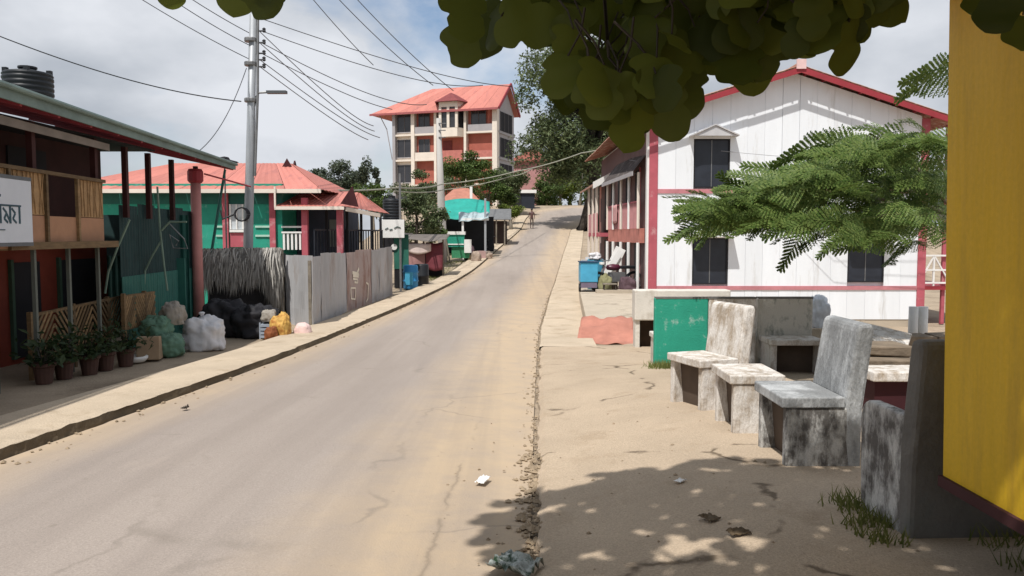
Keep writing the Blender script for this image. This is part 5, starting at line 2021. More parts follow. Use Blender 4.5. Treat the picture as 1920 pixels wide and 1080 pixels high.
def motorbike(name, label, loc, rz, m_body):
    t = thing(name, label, 'motorbike', loc, rz)
    for x in (-.62, .62):
        mb = MB()
        pts = [(x + .29 * math.cos(a * math.pi / 8), 0, .30 + .29 * math.sin(a * math.pi / 8)) for a in range(17)]
        mb.tube(pts, .05, 6, cap=False)
        w = mb.build('wheel', m_black, t, local=True, smooth=True)
        mb = MB()
        for a in range(6):
            mb.bar((x, 0, .30), (x + .27 * math.cos(a * 1.047), 0, .30 + .27 * math.sin(a * 1.047)), .015)
        mb.build('spokes', m_steel, w, local=True)
    mb = MB()
    mb.box((.0, 0, .45), (.5, .24, .3))
    mb.tube([(.62, 0, .3), (.42, 0, .95)], .035)
    mb.tube([(-.62, 0, .3), (-.1, 0, .42)], .04)
    mb.build('frame', m_steel, t, local=True)
    MB().lathe([(.01, -.2), (.14, -.14), (.16, 0), (.13, .14), (.01, .2)], (0, 0, 0), 10)
    mb = MB()
    mb.lathe([(.01, -.26), (.13, -.18), (.16, 0), (.12, .2), (.01, .26)], n=10)
    mb.v = [Vector((v.z + .12, v.x, v.y * .7 + .76)) for v in mb.v]
    mb.build('fuel_tank', m_body, t, local=True, smooth=True)
    MB().box((-.38, 0, .76), (.62, .26, .1)).build('seat', m_black, t, local=True, bevel=.03)
    MB().tube([(.40, -.34, 1.0), (.44, 0, .97), (.40, .34, 1.0)], .018).build('handlebar', m_steel, t, local=True)
    MB().lathe([(.01, -.05), (.09, -.02), (.09, .05)], (.52, 0, .88), 10).build('headlight', m_whitep, t, local=True)
    return t


motorbike('motorbike', 'motorbike parked under the verandah among the clutter', (3.35, 25.6, pz), R(200), mat('dark maroon enamel', (.08, .012, .03), .35, .1, spec=.5))
motorbike('motorbike', 'motorbike parked in front of the teal tent', G(918, 452, 50.5), R(75), mat('black enamel', (.02, .02, .03), .3, .1, spec=.5))

# ------------------------------------------------------------------ clutter on the right platform
t = thing('blue_cart', 'bright blue box cart at the front of the platform', 'cart', (2.42, 25.4, pz))
MB().box((0, 0, .62), (.55, .7, .62)).build('body', m_cyan, t, local=True, bevel=.02)
MB().box((.0, 0, .945), (.6, .76, .03)).build('lid', mat('dark blue trim', (.02, .06, .12), .5), t, local=True)
MB().box((0, 0, .22), (.5, .66, .17)).build('chassis', mat('violet grey paint', (.16, .13, .18), .7), t, local=True)
for a in (-1, 1):
    mb = MB()
    mb.lathe([(.01, -.03), (.13, -.03), (.13, .03), (.01, .03)], n=14)
    mb.v = [Vector((v.z + a * .28, v.y - .18, v.x + .13)) for v in mb.v]
    mb.build('wheel', m_black, t, local=True)
t = thing('blue_drum', 'darker blue drum behind the blue cart', 'drum', (2.78, 26.6, pz))
MB().lathe([(.26, 0), (.28, .05), (.28, .4), (.30, .43), (.28, .46), (.28, .95), (.24, 1.0), (.01, 1.0)], n=16).build('body', mat('teal blue plastic', (.05, .22, .32), .45), t, smooth=True, local=True)
sack('white_bag', 'white plastic bag on top of the darker blue drum', (2.75, 26.5, pz + 1.0), (.2, .2, .14), m_wbag, 71, 'bag', .35)


def plastic_chair(name, label, loc, rz, m, group=None):
    t = thing(name, label, 'chair', loc, rz, group)
    MB().box((0, 0, .43), (.44, .44, .035)).build('seat', m, t, local=True, bevel=.012)
    for a in (-1, 1):
        for b in (-1, 1):
            MB().bar((a * .22, b * .22, 0), (a * .19, b * .19, .42), .04).build('leg', m, t, local=True)
    mb = MB()
    for k in range(5):
        mb.bar((-.17 + k * .085, .21, .44), (-.19 + k * .095, .30, .84), .05, .018, up=(0, 1, 0))
    mb.bar((-.23, .30, .85), (.23, .30, .85), .03, .09)
    mb.build('backrest', m, t, local=True)
    for a in (-1, 1):
        mb = MB()
        mb.tube([(a * .23, -.18, .44), (a * .25, -.18, .64), (a * .25, .22, .66)], .02, 6)
        mb.build('armrest', m, t, local=True)
    return t


m_pw = mat('grey white plastic', (.55, .58, .62), .45)
for k, (x, y, rz, lb) in enumerate(((2.85, 28.9, .4, 'grey white plastic chair nearest the blue drum'), (3.25, 30.2, 1.9, 'grey white plastic chair in the middle of the platform row'), (3.0, 32.0, -.6, 'grey white plastic chair farthest up the platform'))):
    plastic_chair('plastic_chair', lb, (x, y, pz), rz, m_pw, 'plastic chairs on the platform')
plastic_chair('plastic_chair', 'pink plastic chair between the white chairs and the leaning boards', (3.1, 27.5, pz), 2.6, mat('pink plastic', (.50, .18, .22), .45))
for k, (x, tl) in enumerate(((3.45, 32), (3.62, 26))):
    o = MB().box((0, 0, .75), (.22 + .14 * k, .03, 1.5)).build('white_board', m_whitep, bevel=.005)
    o.location = (x - .55, 27.0 + .2 * k, pz)
    o.rotation_euler = (R(-6), R(tl), 0)
    tag(o, ['narrow white board leaning against the verandah post', 'wider white board leaning behind the narrow one'][k], 'board')
sack('olive_sack', 'olive green sack on the platform beside the blue cart', (2.92, 25.2, pz), (.22, .22, .34), mat('olive sacking', (.24, .23, .12), .85, .2), 73)
sack('brown_bundle', 'dark brown bundle behind the olive sack', (3.15, 25.9, pz), (.28, .3, .32), mat('brown sacking', (.09, .065, .05), .9, .2), 75, 'bundle')
t = thing('small_stool', 'low dark wooden stool between olive sack and motorbike', 'stool', (3.02, 24.7, pz))
MB().box((0, 0, .28), (.42, .28, .04)).build('seat', m_bark2, t, local=True)
for a in (-1, 1):
    for b in (-1, 1):
        MB().bar((a * .18, b * .11, 0), (a * .17, b * .1, .26), .035).build('leg', m_bark, t, local=True)
sack('dark_bundle', 'plum coloured bundle beside the parked motorbike', (3.6, 25.0, pz), (.26, .25, .30), MATS['plum sacking'], 77, 'bundle')

# ------------------------------------------------------------------ utility poles and wires
def wire_pts(a, da, b, db, s):
    return sag(P(a[0], a[1], da), P(b[0], b[1], db), s, 20)


def pole_one():
    D = 20.6
    b = P(461, 470, D)
    tp = P(475, 27, D)
    t = thing('utility_pole', 'tall pale utility pole with insulators and lamp arm behind the thatch', 'pole', (b.x, D, g(b.x, D)))
    base = Vector((b.x - .03, D, g(b.x, D) - .2))
    MB().tube([base, base.lerp(tp, .3), base.lerp(tp, .6), tp], [.13, .12, .105, .09], 14).build('shaft', m_metal, t, smooth=True)
    # side conduit
    off = Vector((.16, -.02, 0))
    MB().tube([P(470, 330, D) + off * .7, P(474, 180, D) + off * .8, tp + off * .75], .035, 6).build('conduit', m_steel, t)
    for py in (34, 58, 80, 100, 112, 125):
        q = P(481, py, D)
        i = MB()
        i.tube([q, q + Vector((.22, 0, 0))], .022, 6)
        i.lathe([(.02, -.06), (.05, -.03), (.035, 0), (.05, .03), (.02, .06)], q + Vector((.19, 0, .02)), 8)
        i.build('insulator', m_wire, t)
    # clamp bands
    for py in (75, 120, 188):
        q = P(470, py, D)
        MB().lathe([(.15, -.05), (.16, -.03), (.16, .03), (.15, .05)], q, 12).build('band', m_steel, t)
    # lamp arm
    la = [P(476, 205, D), P(479, 185, D), P(485, 174, D), P(500, 173, D)]
    arm = MB().tube(la, .03, 6).build('lamp_arm', m_steel, t)
    MB().box(P(519, 173, D), (.5, .16, .07)).build('lamp_head', mat('dark lamp head', (.08, .085, .09), .5), arm)
    # meter cluster, coil of wire
    mb = MB()
    c = P(454, 402, D - .2)
    for k in range(3):
        mb.tube([c + Vector((.20 * math.cos(a * .52) * (1 - .12 * k), -.03 * k, .17 * math.sin(a * .52))) for a in range(13)], .018, 5, cap=False)
    mb.tube([c + Vector((-.2, 0, 0)), c + Vector((-.5, 0, -.12)), c + Vector((-.55, 0, .1))], .025, 6)
    mb.build('cable_coil', m_wire, t)
    # wires
    W = []
    to_right = [((487, 34), (960, 162), 60, .35), ((490, 58), (905, 160), 62, .5), ((490, 80), (800, 196), 60, .5), ((490, 100), (735, 205), 62, .2), ((487, 112), (712, 258), 80, .3),
                ((487, 125), (690, 262), 80, .2), ((488, 60), (700, 236), 80, .4), ((489, 82), (702, 246), 80, .35)]
    for a, b_, db, s in to_right:
        W.append(wire_pts(a, D, b_, db, s))
    for a, b_, s in (((466, 110), (262, -10), .1), ((466, 84), (330, -10), .1), ((468, 62), (365, -10), .08)):
        W.append(wire_pts(a, D, (b_[0] - 120, b_[1] - 72), 17.5, s))
    W.append(wire_pts((452, 190), D, (-60, 44), 14, .22))
    W.append(sag(P(462, 128, D), P(360, 292, 17), .35))
    for k, w in enumerate(W):
        MB().tube(w, [.00052 * max(q.y, 3) * (1 if k != 11 else 1.4) for q in w], 5).build('wire', m_wire, t)
    return t


pole_one()


def pole_two():
    D = 45.0
    b = P(831, 487, D)
    tp = P(822, 222, D)
    gz = g(b.x, D)
    t = thing('utility_pole', 'second slimmer pale utility pole standing uphill by the maroon stall', 'pole', (b.x, D, gz))
    base = Vector((b.x, D, gz - .2))
    MB().tube([base, base.lerp(tp, .25), base.lerp(tp, .5), tp], [.27, .24, .20, .12], 12).build('shaft', mat('weathered pale pole', (.46, .44, .41), .8, .15, 1, stretch=(1, 1, .2)), t, smooth=True)
    for py in (232, 245, 258):
        q = P(826, py, D)
        MB().bar(q + Vector((-.1, -.15, 0)), q + Vector((.3, -.15, 0)), .05).build('insulator', m_steel, t)
    for dx in (.25, -.22):
        MB().tube([(b.x + dx * 1.6, D - .1, gz - .1), (b.x + dx * .5, D - .1, gz + 1.5)], .05, 6).build('stay', m_bark2, t)
    for a, b_, da, db, s in (((568, -24), (700, 122), 32, 44, .1), ((610, -28), (812, 160), 32, 44, .2), ((645, -28), (850, 170), 32, 46, .2)):
        wp = wire_pts(a, da, b_, db, s)
        MB().tube(wp, [.0005 * q.y for q in wp], 5).build('wire', m_wire, t)
    return t


pole_two()
for k, (pts, r, lb) in enumerate((([((560, 352), 27), ((745, 352), 31), ((830, 345), 44), ((965, 322), 46), ((1090, 287), 46), ((1180, 262), 44)], .035, 'upper thick pale cable strung low across the road'),
                                  ([((740, 358), 31), ((832, 356), 44), ((960, 330), 46), ((1000, 315), 46)], .028, 'lower thick cable joining the upper one near mid road'))):
    cs = [P(a, b, d) for (a, b), d in pts]
    full = []
    for u, v in zip(cs, cs[1:]):
        full += sag(u, v, .10, 6)
    tag(centre(MB().tube(full, r, 6).build('cable', mat('pale insulated cable', (.30, .30, .24), .7))), lb, 'cable')
# thin wires near the white house wall
for k, (a, b, d) in enumerate((((1180, 262), (1560, 300), 23), ((1180, 300), (1600, 352), 23.2), ((1175, 322), (1560, 395), 23.4))):
    tag(centre(MB().tube(wire_pts(a, d + 3, b, d, .06) + [P(1800, 300 + 60 * k, d)], .008, 5).build('wire', mat('grey thin wire', (.30, .30, .31), .6))), ['top', 'middle', 'lowest'][k] + ' thin service wire crossing the white gable wall', 'wire')

# ------------------------------------------------------------------ trees
tree('big_tree', 'huge dark leafy tree with black trunk right of the tall building', (7.15, 68, g(7.15, 68)), 19, (6.5, 70, 12.6), (6.5, 6.0, 8.8), 90, 56000, .30, lm_dark, m_bark, .75, seed=11, blob_scale=.27, twigs=22)
# buttress roots around the dark trunk
tr = [o for o in bpy.data.objects if o.name.startswith('big_tree')][0]
mb = MB()
for k in range(7):
    a = k * .9
    c = Vector((7.15, 68, g(7.15, 68)))
    mb.tube([c + Vector((math.cos(a) * 1.7, math.sin(a) * 1.5, -.1)), c + Vector((math.cos(a) * 1.1, math.sin(a) * 1.0, .55)), c + Vector((math.cos(a) * .5, math.sin(a) * .5, 2.4)), c + Vector((0, 0, 4.2))], [.30, .42, .5, .35], 8)
mb.build('roots', m_bark, tr, smooth=True)

specs = [('round_tree', 'round green tree in front of the tall building', (P(862, 0, 66).x, 66, 2.2), (P(868, 318, 66)), (2.3, 2.0, 1.6), 16, 7000, .22, lm_mid, 1),
         ('round_tree', 'darker tree under the left wall of the tall building', (P(795, 0, 70).x, 70, 2.2), (P(800, 352, 70)), (2.6, 2, 1.8), 14, 6000, .24, lm_dark, 2),
         ('roadside_shrub', 'dark shrub behind the shop sign and tank', (P(775, 0, 42).x, 42, .2), (P(782, 405, 42)), (1.5, 1.2, 1.4), 12, 5000, .17, lm_dark, 3),
         ('roadside_shrub', 'green shrub between second pole and tarpaulin stall', (P(808, 0, 44).x, 44, .4), (P(806, 425, 44)), (.9, .8, .9), 9, 2600, .15, lm_mid, 4),
         ('roadside_tree', 'mid green tree above the dark shop left of the road bend', (P(915, 0, 72).x, 72, 2.6), (P(918, 362, 72)), (2.4, 2.0, 2.0), 14, 6000, .24, lm_mid, 5),
         ('roadside_tree', 'dark tree between tall building corner and road bend', (P(945, 0, 80).x, 80, 3.6), (P(952, 345, 80)), (2.2, 2.0, 2.3), 12, 5200, .26, lm_dark, 6),
         ('bright_shrub', 'yellow green shrub by the walking person', (P(958, 0, 68).x, 68, 2.2), (P(955, 395, 68)), (1.35, 1.0, .8), 8, 2600, .18, lm_lime, 7),
         ('bend_bush', 'bush on the left of the far road bend', (P(1010, 0, 98).x, 98, 5.2), (P(1012, 362, 98)), (2.6, 2, 2.2), 10, 4200, .3, lm_mid, 8),
         ('bend_bush', 'bush in the middle of the far road bend', (P(1052, 0, 101).x, 101, 5.4), (P(1050, 355, 101)), (3.0, 2, 2.6), 12, 5200, .3, lm_lime, 9),
         ('bend_bush', 'bush on the right of the far road bend by the black trunk', (P(1090, 0, 104).x, 104, 5.4), (P(1092, 340, 104)), (3.4, 2, 3.6), 14, 6500, .3, lm_mid, 10),
         ('backdrop_tree', 'tall tree behind the road bend left of the big tree crown', (P(1000, 0, 112).x, 112, 5), (P(1012, 300, 112)), (3.4, 3, 6.0), 16, 7000, .38, lm_dark, 13),
         ('backdrop_tree', 'tall tree behind the road bend under the big tree crown', (P(1070, 0, 112).x, 112, 5), (P(1075, 295, 112)), (4.6, 3, 6.0), 18, 8000, .38, lm_dark, 14),
         ('far_tree', 'far round tree behind the red roofs, left one', (P(590, 0, 120).x, 120, 0), (P(588, 345, 120)), (3.4, 3, 2.6), 14, 5000, .42, lm_far, 15),
         ('far_tree', 'far round tree behind the red roofs, middle one', (P(630, 0, 118).x, 118, 0), (P(636, 345, 118)), (3.2, 3, 3.0), 14, 5000, .42, lm_far, 16),
         ('far_tree', 'far tall pointed tree behind the red roofs by the tank', (P(697, 0, 110).x, 110, 0), (P(697, 348, 110)), (1.7, 1.6, 3.4), 12, 4200, .36, lm_far, 17),
         ('far_tree', 'far low tree between the middle and pointed trees', (P(668, 0, 112).x, 112, 0), (P(668, 362, 112)), (2.6, 2, 2.0), 10, 3600, .36, lm_mid, 18),
         ('far_tree', 'far low tree filling behind the white shop sign', (P(720, 0, 100).x, 100, 0), (P(725, 385, 100)), (4.5, 2, 2.6), 14, 5000, .36, lm_mid, 19)]
for n_, lb, base, cc_, rr, nb, nl, ls, lm, sd in specs:
    base = (base[0], base[1], g(base[0], base[1]))
    tree(n_, lb, base, max(2, cc_.z - base[2]), cc_, rr, nb, nl, ls, lm, m_bark2 if lm is not lm_dark else m_bark, .12 + .02 * rr[2], seed=sd, blob_scale=.42, twigs=5)

# dark kiosk at the bend
t = thing('kiosk', 'small dark kiosk with white top at the road bend', 'kiosk', G(980, 390, 88))
a, b = P(962, 0, 88).x, P(1003, 0, 88).x
MB().bx(a, b, 88, 90, t.location.z - .2, P(0, 362, 88).z).build('body', mat('blue black board', (.02, .025, .035), .7), t)
MB().bx(a + .5, b + .2, 87.8, 90.2, P(0, 362, 88).z, P(0, 356, 88).z).build('roof', m_whitep, t)
MB().bx(a + .2, a + .9, 87.95, 88, t.location.z, t.location.z + 1.9).build('door', m_dark, t)

# ------------------------------------------------------------------ walking person
def person():
    D = 69.0
    q = P(997, 431, D)
    z = g(q.x, D) + .05
    verts = [(0, 0, .92), (0, 0, 1.12), (0, 0, 1.38), (0, 0, 1.48), (0, -.01, 1.56), (0, -.015, 1.66),
             (-.09, 0, .90), (-.10, -.06, .50), (-.10, -.02, .08), (-.10, -.13, .03),
             (.09, 0, .90), (.11, .10, .50), (.11, .20, .10), (.11, .10, .04),
             (-.18, 0, 1.38), (-.24, .03, 1.12), (-.22, -.08, .90), (-.21, -.11, .80),
             (.18, 0, 1.38), (.25, .02, 1.12), (.24, -.05, .90), (.23, -.08, .80)]
    edges = [(0, 1), (1, 2), (2, 3), (3, 4), (4, 5), (0, 6), (6, 7), (7, 8), (8, 9), (0, 10), (10, 11), (11, 12), (12, 13),
             (2, 14), (14, 15), (15, 16), (16, 17), (2, 18), (18, 19), (19, 20), (20, 21)]
    rad = [.14, .13, .15, .06, .085, .09, .095, .065, .045, .04, .095, .065, .045, .04, .065, .048, .035, .03, .065, .048, .035, .03]
    me = bpy.data.meshes.new('person')
    me.from_pydata(verts, edges, [])
    o = bpy.data.objects.new('person', me)
    COL.objects.link(o)
    o.modifiers.new('skin', 'SKIN')
    for i, r in enumerate(rad):
        me.skin_vertices[0].data[i].radius = (r, r * .8)
    me.skin_vertices[0].data[0].use_root = True
    sb = o.modifiers.new('sub', 'SUBSURF')
    sb.levels = sb.render_levels = 2
    m = bpy.data.materials.new('person clothing and skin')
    m.use_nodes = True
    N, L = m.node_tree.nodes, m.node_tree.links
    tcn = N.new('ShaderNodeTexCoord')
    sp = N.new('ShaderNodeSeparateXYZ')
    L.new(tcn.outputs['Object'], sp.inputs[0])
    rp = N.new('ShaderNodeValToRGB')
    rp.color_ramp.interpolation = 'CONSTANT'
    el = rp.color_ramp.elements
    el[0].position = 0
    el[0].color = (.11, .05, .035, 1)
    el[1].position = .05
    el[1].color = (.09, .06, .05, 1)
    for p_, c_ in ((.50, (.10, .045, .04, 1)), (.79, (.20, .11, .075, 1)), (.925, (.012, .01, .009, 1))):
        x_ = el.new(p_)
        x_.color = c_
    mu = N.new('ShaderNodeMath')
    mu.operation = 'MULTIPLY'
    mu.inputs[1].default_value = .54
    L.new(sp.outputs['Z'], mu.inputs[0])
    L.new(mu.outputs[0], rp.inputs['Fac'])
    L.new(rp.outputs['Color'], N['Principled BSDF'].inputs['Base Color'])
    me.materials.append(m)
    o.location = (q.x, D, z)
    tag(o, 'person in dark brown clothes walking at the left road edge near the bend', 'person')
    hb = MB()
    hb.lathe([(.01, 1.765), (.06, 1.755), (.095, 1.70), (.10, 1.64), (.09, 1.62)], n=12, cap=False)
    hb.build('hair', m_black, o, local=True, smooth=True)


person()


# ------------------------------------------------------------------ feathery tree behind the booth
def frond_mesh(name, L_, npair, plen, seed):
    random.seed(seed)
    mb = MB()
    pts = []
    for i in range(npair + 1):
        s = i / npair
        pts.append(Vector((s * L_, 0, .10 * L_ * math.sin(s * math.pi * .9) - .16 * L_ * s * s)))
    # rachis
    for a, b in zip(pts, pts[1:]):
        mb.bar(a, b, .006, .006)
    for i in range(1, npair + 1):
        s = i / npair
        p = pts[i]
        ln = plen * (math.sin(min(1, .25 + s * 1.0) * math.pi) * .6 + .45) * (1.05 - .45 * s)
        for sd in (-1, 1):
            ang = R(62 - 22 * s) * sd + random.uniform(-.1, .1)
            d = Vector((math.cos(ang), math.sin(ang), random.uniform(-.22, .12))).normalized()
            side = Vector((-d.y, d.x, 0)).normalized()
            n = 9
            for k in range(n):
                q = p + d * ln * (k + .6) / n
                q.z -= .12 * ln * ((k + .6) / n) ** 2
                ll = .036 * (1 - .45 * abs(k / n - .4))
                for s2 in (-1, 1):
                    e = (d * .45 + side * s2).normalized() * ll
                    e.z += random.uniform(-.010, .006)
                    w = d * .0085
                    o = len(mb.v)
                    mb.v += [q - w, q + e * .55 - w * 1.2, q + e, q + e * .55 + w * 1.2]
                    mb.f.append((o, o + 1, o + 2, o + 3))
    me = bpy.data.meshes.new(name)
    me.from_pydata([tuple(v) for v in mb.v], [], mb.f)
    me.update()
    return me


def feather_tree():
    lm = leafmat('feathery leaflets', (.06, .12, .022), (.20, .26, .07), .35, .5)
    base = Vector((6.1, 10.6, g(6.1, 10.6)))
    t = thing('feathery_tree', 'young tree with feathery compound leaves reaching in front of the white house', 'tree', base)
    fm = [frond_mesh('frond', .62, 15, .19, 1), frond_mesh('frond', .72, 17, .20, 2), frond_mesh('frond', .55, 13, .18, 3)]
    for m_ in fm:
        m_.materials.append(lm)
    fork = base + Vector((-.15, 0, 2.1))
    MB().tube([base - Vector((0, 0, .2)), base + Vector((.05, 0, 1)), fork, fork + Vector((.1, .1, 1.4))], [.11, .09, .07, .03], 8).build('trunk', m_bark2, t, smooth=True)
    random.seed(44)
    tips = [P(1400, 405, 10.2), P(1480, 360, 10.4), P(1560, 310, 10.6), P(1640, 255, 10.5), P(1560, 420, 9.9), P(1660, 440, 10.0), P(1700, 330, 10.2), P(1730, 250, 10.8), P(1640, 380, 10.3)]
    br = MB()
    for q in tips:
        mid = fork.lerp(q, .55) + Vector((0, 0, .10))
        br.tube([fork, mid, q], [.035, .022, .008], 6)
    br.build('branches', m_bark2, t, smooth=True)

    def place(q, yaw, pitch, roll, k, sc=1.0):
        o = bpy.data.objects.new('frond', fm[k % 3])
        COL.objects.link(o)
        o.parent = t
        o.location = q - base
        rm = Matrix.Rotation(yaw, 4, 'Z') @ Matrix.Rotation(pitch, 4, 'Y') @ Matrix.Rotation(roll, 4, 'X')
        o.rotation_euler = rm.to_euler()
        o.scale = (sc, sc, sc)
    k = 0
    # mass of fronds: x pixel range with upper/lower limit lines
    top = [(1290, 412), (1350, 405), (1440, 378), (1540, 335), (1600, 285), (1680, 255), (1800, 245)]
    bot = [(1290, 425), (1350, 425), (1440, 428), (1540, 432), (1640, 448), (1740, 468), (1800, 470)]
    n = 0
    while n < 285:
        px = 1345 + 455 * random.random() ** .85
        a, b = interp(top, px), interp(bot, px)
        py = random.uniform(a + 4, b - 10)
        d = random.uniform(9.3, 11.6)
        yaw = R(180) + random.gauss(0, .55)
        place(P(px, py, d), yaw, random.gauss(-.05, .25), random.gauss(-.75, .5), n, random.uniform(.85, 1.3))
        n += 1
    for px, py, d, yaw, pit in ((1400, 398, 10.0, 180, 8), (1420, 420, 9.9, 172, 10), (1380, 425, 9.8, 190, 14), (1470, 352, 10.2, 176, 5)):
        place(P(px, py, d), R(yaw), R(-pit), -.6, n, 1.3)
        n += 1
    # lone arching fronds seen against wall and sky
    for px, py, d, yaw, pit, sc in ((1610, 262, 10.0, 182, -12, 1.55), (1600, 275, 10.2, 170, -8, 1.2), (1830, 130, 10.6, 180, -16, 1.75), (1850, 120, 10.4, 176, -8, 1.5), (1700, 245, 10.4, 175, -14, 1.2)):
        place(P(px, py, d), R(yaw), R(pit) * -1, R(52), n, sc)
        n += 1
    MB().tube([fork, P(1820, 200, 10.6), P(1850, 115, 10.6)], [.03, .02, .01], 6).build('branches', m_bark2, t)


feather_tree()


# ------------------------------------------------------------------ overhanging broad-leaved tree above the camera
def lobed_leaf(seed, L_=.17):
    random.seed(seed)
    # outline by angle about the petiole point, heart-shaped with 3 shallow lobes
    n = 22
    half = []
    ctrl = [(0, 0), (.10, -.06), (.26, -.06), (.42, .04), (.52, .20), (.50, .34), (.38, .42), (.36, .50), (.40, .64), (.34, .80), (.18, .94), (.0, 1.0)]
    ctrl = [(x * (1 + random.uniform(-.12, .12)), y + random.uniform(-.015, .015)) for x, y in ctrl]
    ctrl[0], ctrl[-1] = (0, 0), (0, 1.0)
    fine_ = []
    for i in range(len(ctrl) - 1):
        p0, p1, p2, p3 = ctrl[max(i - 1, 0)], ctrl[i], ctrl[i + 1], ctrl[min(i + 2, len(ctrl) - 1)]
        for k in (0, .34, .67):
            fine_.append(tuple(.5 * (2 * b + (c - a) * k + (2 * a - 5 * b + 4 * c - d) * k * k + (3 * b - a - 3 * c + d) * k ** 3) for a, b, c, d in zip(p0, p1, p2, p3)))
    ctrl = fine_ + [ctrl[-1]]
    mb = MB()
    curl = random.uniform(.04, .16)
    fold = random.uniform(.05, .22)

    def v3(x, y):
        z = -fold * abs(x) ** 1.4 - curl * (y - .4) ** 2 + .025 * math.sin(9 * y + 4 * x)
        return Vector((x * L_, -y * L_, z * L_))
    rows = len(ctrl)
    for i, (x, y) in enumerate(ctrl):
        for s in (-1, -.5, 0, .5, 1):
            yy = y if abs(s) == 1 else (y + (max(0, i) / (rows - 1) - y) * (1 - abs(s)))
            mb.v.append(v3(x * s, yy))
    for i in range(rows - 1):
        for j in range(4):
            a = i * 5 + j
            mb.f.append((a, a + 1, a + 6, a + 5))
    return mb


